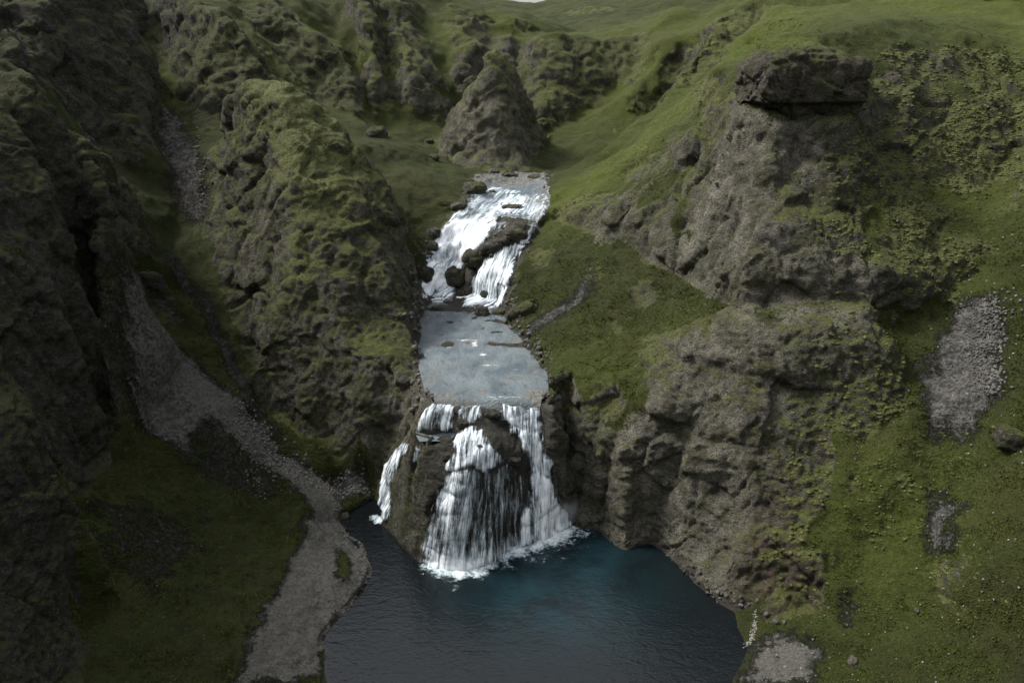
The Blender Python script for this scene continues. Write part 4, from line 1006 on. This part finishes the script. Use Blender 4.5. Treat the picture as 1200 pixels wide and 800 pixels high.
# overhanging cap rock on the right buttress
c_ = PY(935, 106, 55.3)
me = rock_mesh('cap_rock', 3.8, 3.0, 2.25, 77, 6, 4.6, .8, .2, 0, .10, .02, .2, .02)
v = np.empty(len(me.vertices) * 3, np.float32); me.vertices.foreach_get('co', v); v = v.reshape(-1, 3).astype(float)
v[:, 2] += sstep(-.3, -2.0, v[:, 2]) * np.where(v[:, 0] < -1.0, .95, -.25) * sstep(.0, .25, np.abs(v[:, 0] + 1.0))     # the right half hangs lower
v[:, 1] += .45 * sstep(-.55, -.75, v[:, 2]) * (v[:, 1] < 0)                                                          # under the upper bed the face steps back
v[:, 2] += .5 * sstep(.3, 1.5, v[:, 2]) * (1 - (v[:, 0] / 4.2) ** 2)                                                   # rounded mossy top
v[:, 2] += sstep(-.4, -1.4, v[:, 2]) * .55 * fbm(v * np.array([1, 1, 0]), 2.2, 3, 215)
dn = fbm(v, 1.7, 5, 210); v += (v / np.linalg.norm(v, axis=1, keepdims=True)) * (.20 * dn)[:, None]
cr = np.minimum(np.abs(noise(v * np.array([.5, .5, .35]) + 3, 212)), np.abs(noise(v * np.array([.25, .25, .6]) + 9, 213)))
v *= (1 - .05 * (1 - sstep(0, .05, cr)))[:, None]
me.vertices.foreach_set('co', v.astype(np.float32).ravel()); me.update()
o = link('cap_rock', me, M_GROUND); o.location = c_
tag(o, 'dark overhanging block of rock capping the massive right buttress', 'rock')
# ------------------------------------------------------------------ loose stones
def stones(name, idx, rmin, rmax, palev, seed):
    r = np.random.default_rng(seed)
    t_ = (1 + 5 ** .5) / 2
    V0 = np.array([(-1, t_, 0), (1, t_, 0), (-1, -t_, 0), (1, -t_, 0), (0, -1, t_), (0, 1, t_), (0, -1, -t_), (0, 1, -t_), (t_, 0, -1), (t_, 0, 1), (-t_, 0, -1), (-t_, 0, 1)]) / 1.9
    F0 = np.array([(0, 11, 5), (0, 5, 1), (0, 1, 7), (0, 7, 10), (0, 10, 11), (1, 5, 9), (5, 11, 4), (11, 10, 2), (10, 7, 6), (7, 1, 8), (3, 9, 4), (3, 4, 2), (3, 2, 6), (3, 6, 8), (3, 8, 9), (4, 9, 5), (2, 4, 11), (6, 2, 10), (8, 6, 7), (9, 8, 1)])
    n = len(idx); rad = rmin * (rmax / rmin) ** (r.random(n) ** 2.2)
    v = V0[None] * (1 + .35 * (r.random((n, 12, 1)) - .5)) * rad[:, None, None] * (.6 + .7 * r.random((n, 1, 3)))
    a = r.random(n) * 6.28; ca, sa = np.cos(a)[:, None], np.sin(a)[:, None]
    v = np.stack([v[..., 0] * ca - v[..., 1] * sa, v[..., 0] * sa + v[..., 1] * ca, v[..., 2]], -1)
    pos = P2[idx] + np.c_[(r.random((n, 2)) - .5) * .25, .1 * rad]
    v = v + pos[:, None]
    f = F0[None] + (np.arange(n) * 12)[:, None, None]
    me = raw_mesh(name, v.reshape(-1, 3), f.reshape(-1, 3))
    setattr_(me, 'tone', np.repeat(np.clip(palev * (.4 + 1.1 * r.random(n)), 0, 1.6), 12))
    return me


def make_stone():
    m, nt = mat('stone'); t = NT(nt)
    pos = t.n('ShaderNodeTexCoord').outputs['Object']
    c = t.mix(t.attr('tone'), (.030, .028, .026), (.19, .18, .16)); n = t.noise(pos, 14, 4, .7)
    c = t.mix(t.ramp(n, .35, .65), t.mix(.4, c, (.02, .02, .016)), c)
    t.out(c, .9, t.bump(n, .04, .8), .2); return m


M_STONE = make_stone()
Pr = np.hypot(P2[:, 0], P2[:, 1]); inview = (np.abs(P2[:, 0]) < P2[:, 1] * .78 + 2) & (P2[:, 1] > 26)
def pick(wgt, n, seed):
    r = np.random.default_rng(seed); wgt = wgt * np.minimum(Pr, 90) ** 2 * inview; wgt = wgt / wgt.sum()
    return r.choice(len(P2), n, p=wgt)
tag(link('stones', stones('stones', pick(np.maximum(scr_r1, scr_r2) ** 2 * (Pr < 60), 2800, 1), .025, .11, .38, 1), M_STONE), kind='stuff')
tag(link('stones', stones('stones', pick(np.maximum(scree_z, scree2_z) ** 1.5 * (Pr < 85), 2400, 2), .03, .13, .45, 2), M_STONE), kind='stuff')
tag(link('stones', stones('stones', pick(np.maximum(beach_z, .25 * sand_r) ** 2 * (Pr < 60), 1800, 3), .025, .09, .6, 3), M_STONE), kind='stuff')
tag(link('stones', stones('stones', pick((1 - rock) * (P2[:, 2] > .6) * (Pr < 58), 700, 4), .03, .085, 1.4, 4), M_STONE), kind='stuff')
tag(link('stones', stones('stones', pick(rock * (np.abs(P2[:, 2] - .15) < .5) * (Pr < 60) * (fw[:, FORMS.index('D')] < .3), 160, 5), .05, .16, .3, 5), M_STONE), kind='stuff')
bank = np.concatenate([lerp_line([(*q_[:2], 0) for q_ in RL[2:]], 160), lerp_line([(*q_[:2], 0) for q_ in RR[2:]], 160), lerp_line([PZ(*q_, 16.4) for q_ in ((556, 222), (558, 211), (575, 205), (610, 204), (640, 207), (642, 224))], 70)])
rb_ = np.random.default_rng(12); bank = np.repeat(bank, 3, 0); bank[:, :2] += rb_.normal(0, .32, (len(bank), 2))
ii = np.array([np.argmin((P2[:, 0] - q_[0]) ** 2 + (P2[:, 1] - q_[1]) ** 2) for q_ in bank])
tag(link('stones', stones('stones', ii, .04, .26, .34, 13), M_STONE), kind='stuff')
# pale pebbles along the waterline at the right shore
ln = lerp_line([PZ(*q_, .05) for q_ in ((884, 718), (885, 735), (882, 748), (874, 756))], 60)
ii = np.array([np.argmin((P2[:, 0] - q_[0]) ** 2 + (P2[:, 1] - q_[1]) ** 2) for q_ in ln])
tag(link('pebbles', stones('pebbles', np.repeat(ii, 2), .03, .075, 1.8, 6), M_STONE), kind='stuff')
# ------------------------------------------------------------------ moss cushions on the rock and grass tufts
def cushions(name, idx, rmin, rmax, seed):
    me = stones(name, idx, rmin, rmax, .9, seed); smooth(me)
    n = len(idx); v = np.empty(n * 36, np.float32); me.vertices.foreach_get('co', v); v = v.reshape(n, 12, 3).astype(float)
    c = v.mean(1, keepdims=True); nr = N2[idx][:, None]
    d = v - c; h = (d * nr).sum(-1, keepdims=True)
    d = (d - nr * h) * np.array([1.6, 1.6, .9]) + nr * h * .30                     # flat, and broad along the slope
    v = P2[idx][:, None] + d - nr * .01
    me.vertices.foreach_set('co', v.astype(np.float32).ravel()); me.update(); return me


def make_moss():
    m, nt = mat('moss'); t = NT(nt)
    pos = t.n('ShaderNodeTexCoord').outputs['Object']
    n = t.noise(pos, 9, 5, .7); n2 = t.noise(pos, .8, 4, .6)
    c = t.mix(t.ramp(t.math('ADD', t.attr('tone'), t.math('SUBTRACT', n2, .5)), .2, 1.2), (.036, .042, .009), (.085, .090, .032))
    c = t.mix(t.math('MULTIPLY', t.ramp(n, .5, .36), .6), c, (.018, .020, .006))
    t.out(c, .95, t.bump(n, .12, 1.0), .1); return m


M_MOSS = make_moss()
upn = np.clip(N2[:, 2], 0, 1)
mw = rock * (1 - .6 * np.clip(pale, 0, 1)) * sstep(.2, .7, upn) * np.maximum(sstep(-.15, .35, fbm(P2, 3.0, 3, 400)), 1.6 * np.clip(-lush, 0, 1)) * (P2[:, 2] > 1.5) * (fw[:, FORMS.index('D')] < .3) * (Pr < 105)
r_ = np.random.default_rng(9)
idx = pick(mw, 52000, 9)
me = cushions('moss_cushions', idx, .035, .12, 9)
tag(link('moss_cushions', me, M_MOSS), kind='stuff')


def tufts(idx, seed):
    r = np.random.default_rng(seed); n = len(idx); B = 5
    h = (.03 + .07 * r.random((n, B)) ** 2) * (.8 + Pr[idx][:, None] / 120)
    a = r.random((n, B)) * 6.28; lean = .5 + .8 * r.random((n, B)); wd = .022 + .02 * r.random((n, B))
    base = P2[idx][:, None] + np.stack([(r.random((n, B)) - .5) * .28, (r.random((n, B)) - .5) * .28, np.full((n, B), -.03)], -1)
    d = np.stack([np.cos(a), np.sin(a), 0 * a], -1); s_ = np.stack([-np.sin(a), np.cos(a), 0 * a], -1)
    v = np.stack([base - s_ * wd[..., None], base + s_ * wd[..., None], base + d * (h * lean)[..., None] + np.array([0, 0, 1.0]) * h[..., None]], 2)
    me = raw_mesh('grass', v.reshape(-1, 3), np.arange(n * B * 3).reshape(-1, 3))
    setattr_(me, 'tone', np.repeat(r.random(n * B), 3)); setattr_(me, 'lush', np.repeat(np.repeat(lush[idx], B), 3))
    return me


def make_grass():
    m, nt = mat('grass_blades'); t = NT(nt)
    tone = t.attr('tone'); lu = t.attr('lush')
    c = t.mix(tone, (.015, .021, .003), (.048, .054, .011))
    c = t.mix(t.math('MULTIPLY', t.math('MAXIMUM', lu, 0), .8), c, t.mix(tone, (.011, .024, .003), (.030, .048, .007)))
    c = t.mix(t.math('MULTIPLY', t.math('MAXIMUM', t.math('MULTIPLY', lu, -1), 0), .8), c, t.mix(tone, (.045, .053, .012), (.085, .088, .028)))
    t.out(c, .9, None, .1); return m


gw = (1 - rock) ** 2 * np.clip(1 - 1.6 * gravel, 0, 1) * (P2[:, 2] > .25) * (Pr < 75) * (.35 + sstep(-.2, .4, fbm(P2, 1.6, 3, 410)))
gw *= (1 - sstep(46, 74, Pr)) * (1 - .85 * np.clip(-lush * 1.4, 0, 1))
gw *= ~((np.abs(P2[:, 0] + 2) < 5.5) & (P2[:, 1] > 43) & (P2[:, 2] < 9.2))
tag(link('grass', tufts(pick(gw, 42000, 11), 11), make_grass()), kind='stuff')

# ------------------------------------------------------------------ light
w = bpy.data.worlds.new('World'); scene.world = w; w.use_nodes = True
nt = w.node_tree; nt.nodes.clear(); t = NT(nt)
SUN_EL, SUN_AZ = 50.0, -72.0          # azimuth from +Y (up the valley), negative to the left
sky = t.n('ShaderNodeTexSky', sky_type='NISHITA'); sky.sun_disc = False
sky.sun_elevation = math.radians(SUN_EL); sky.sun_rotation = math.radians(SUN_AZ); sky.dust_density = 1; sky.air_density = 1.0; sky.ozone_density = 1
hs = t.n('ShaderNodeHueSaturation'); hs.inputs['Saturation'].default_value = .18; t.l(sky.outputs[0], hs.inputs['Color'])
bg = t.n('ShaderNodeBackground'); bg.inputs['Strength'].default_value = .052; 
tc = t.n('ShaderNodeTexCoord'); sz = t.n('ShaderNodeSeparateXYZ'); t.l(tc.outputs['Generated'], sz.inputs[0])
oc = t.mix(t.ramp(sz.outputs[2], -.05, .9), (.42, .42, .42), (1.9, 1.9, 1.9))
mlt = t.n('ShaderNodeMix', data_type='RGBA', blend_type='MULTIPLY'); mlt.inputs[0].default_value = 1.0; t.l(hs.outputs[0], mlt.inputs[6]); t.l(oc, mlt.inputs[7])
t.l(mlt.outputs[2], bg.inputs[0])
wo = t.n('ShaderNodeOutputWorld'); t.l(bg.outputs[0], wo.inputs[0])
sd = bpy.data.lights.new('sun', 'SUN'); so = bpy.data.objects.new('sun', sd); COL.objects.link(so)
sd.energy = 1.5; sd.angle = math.radians(15); sd.color = (1, .97, .92)
e, a = math.radians(SUN_EL), math.radians(SUN_AZ)
dirv = Vector((math.cos(e) * math.sin(a), math.cos(e) * math.cos(a), math.sin(e)))
so.rotation_euler = dirv.to_track_quat('Z', 'Y').to_euler()
vs = scene.view_settings; vs.view_transform = 'Standard'; vs.look = 'None'; vs.gamma = 1; vs.exposure = 2.25; vs.use_curve_mapping = False
scene.cycles.max_bounces = 6; scene.cycles.transparent_max_bounces = 16
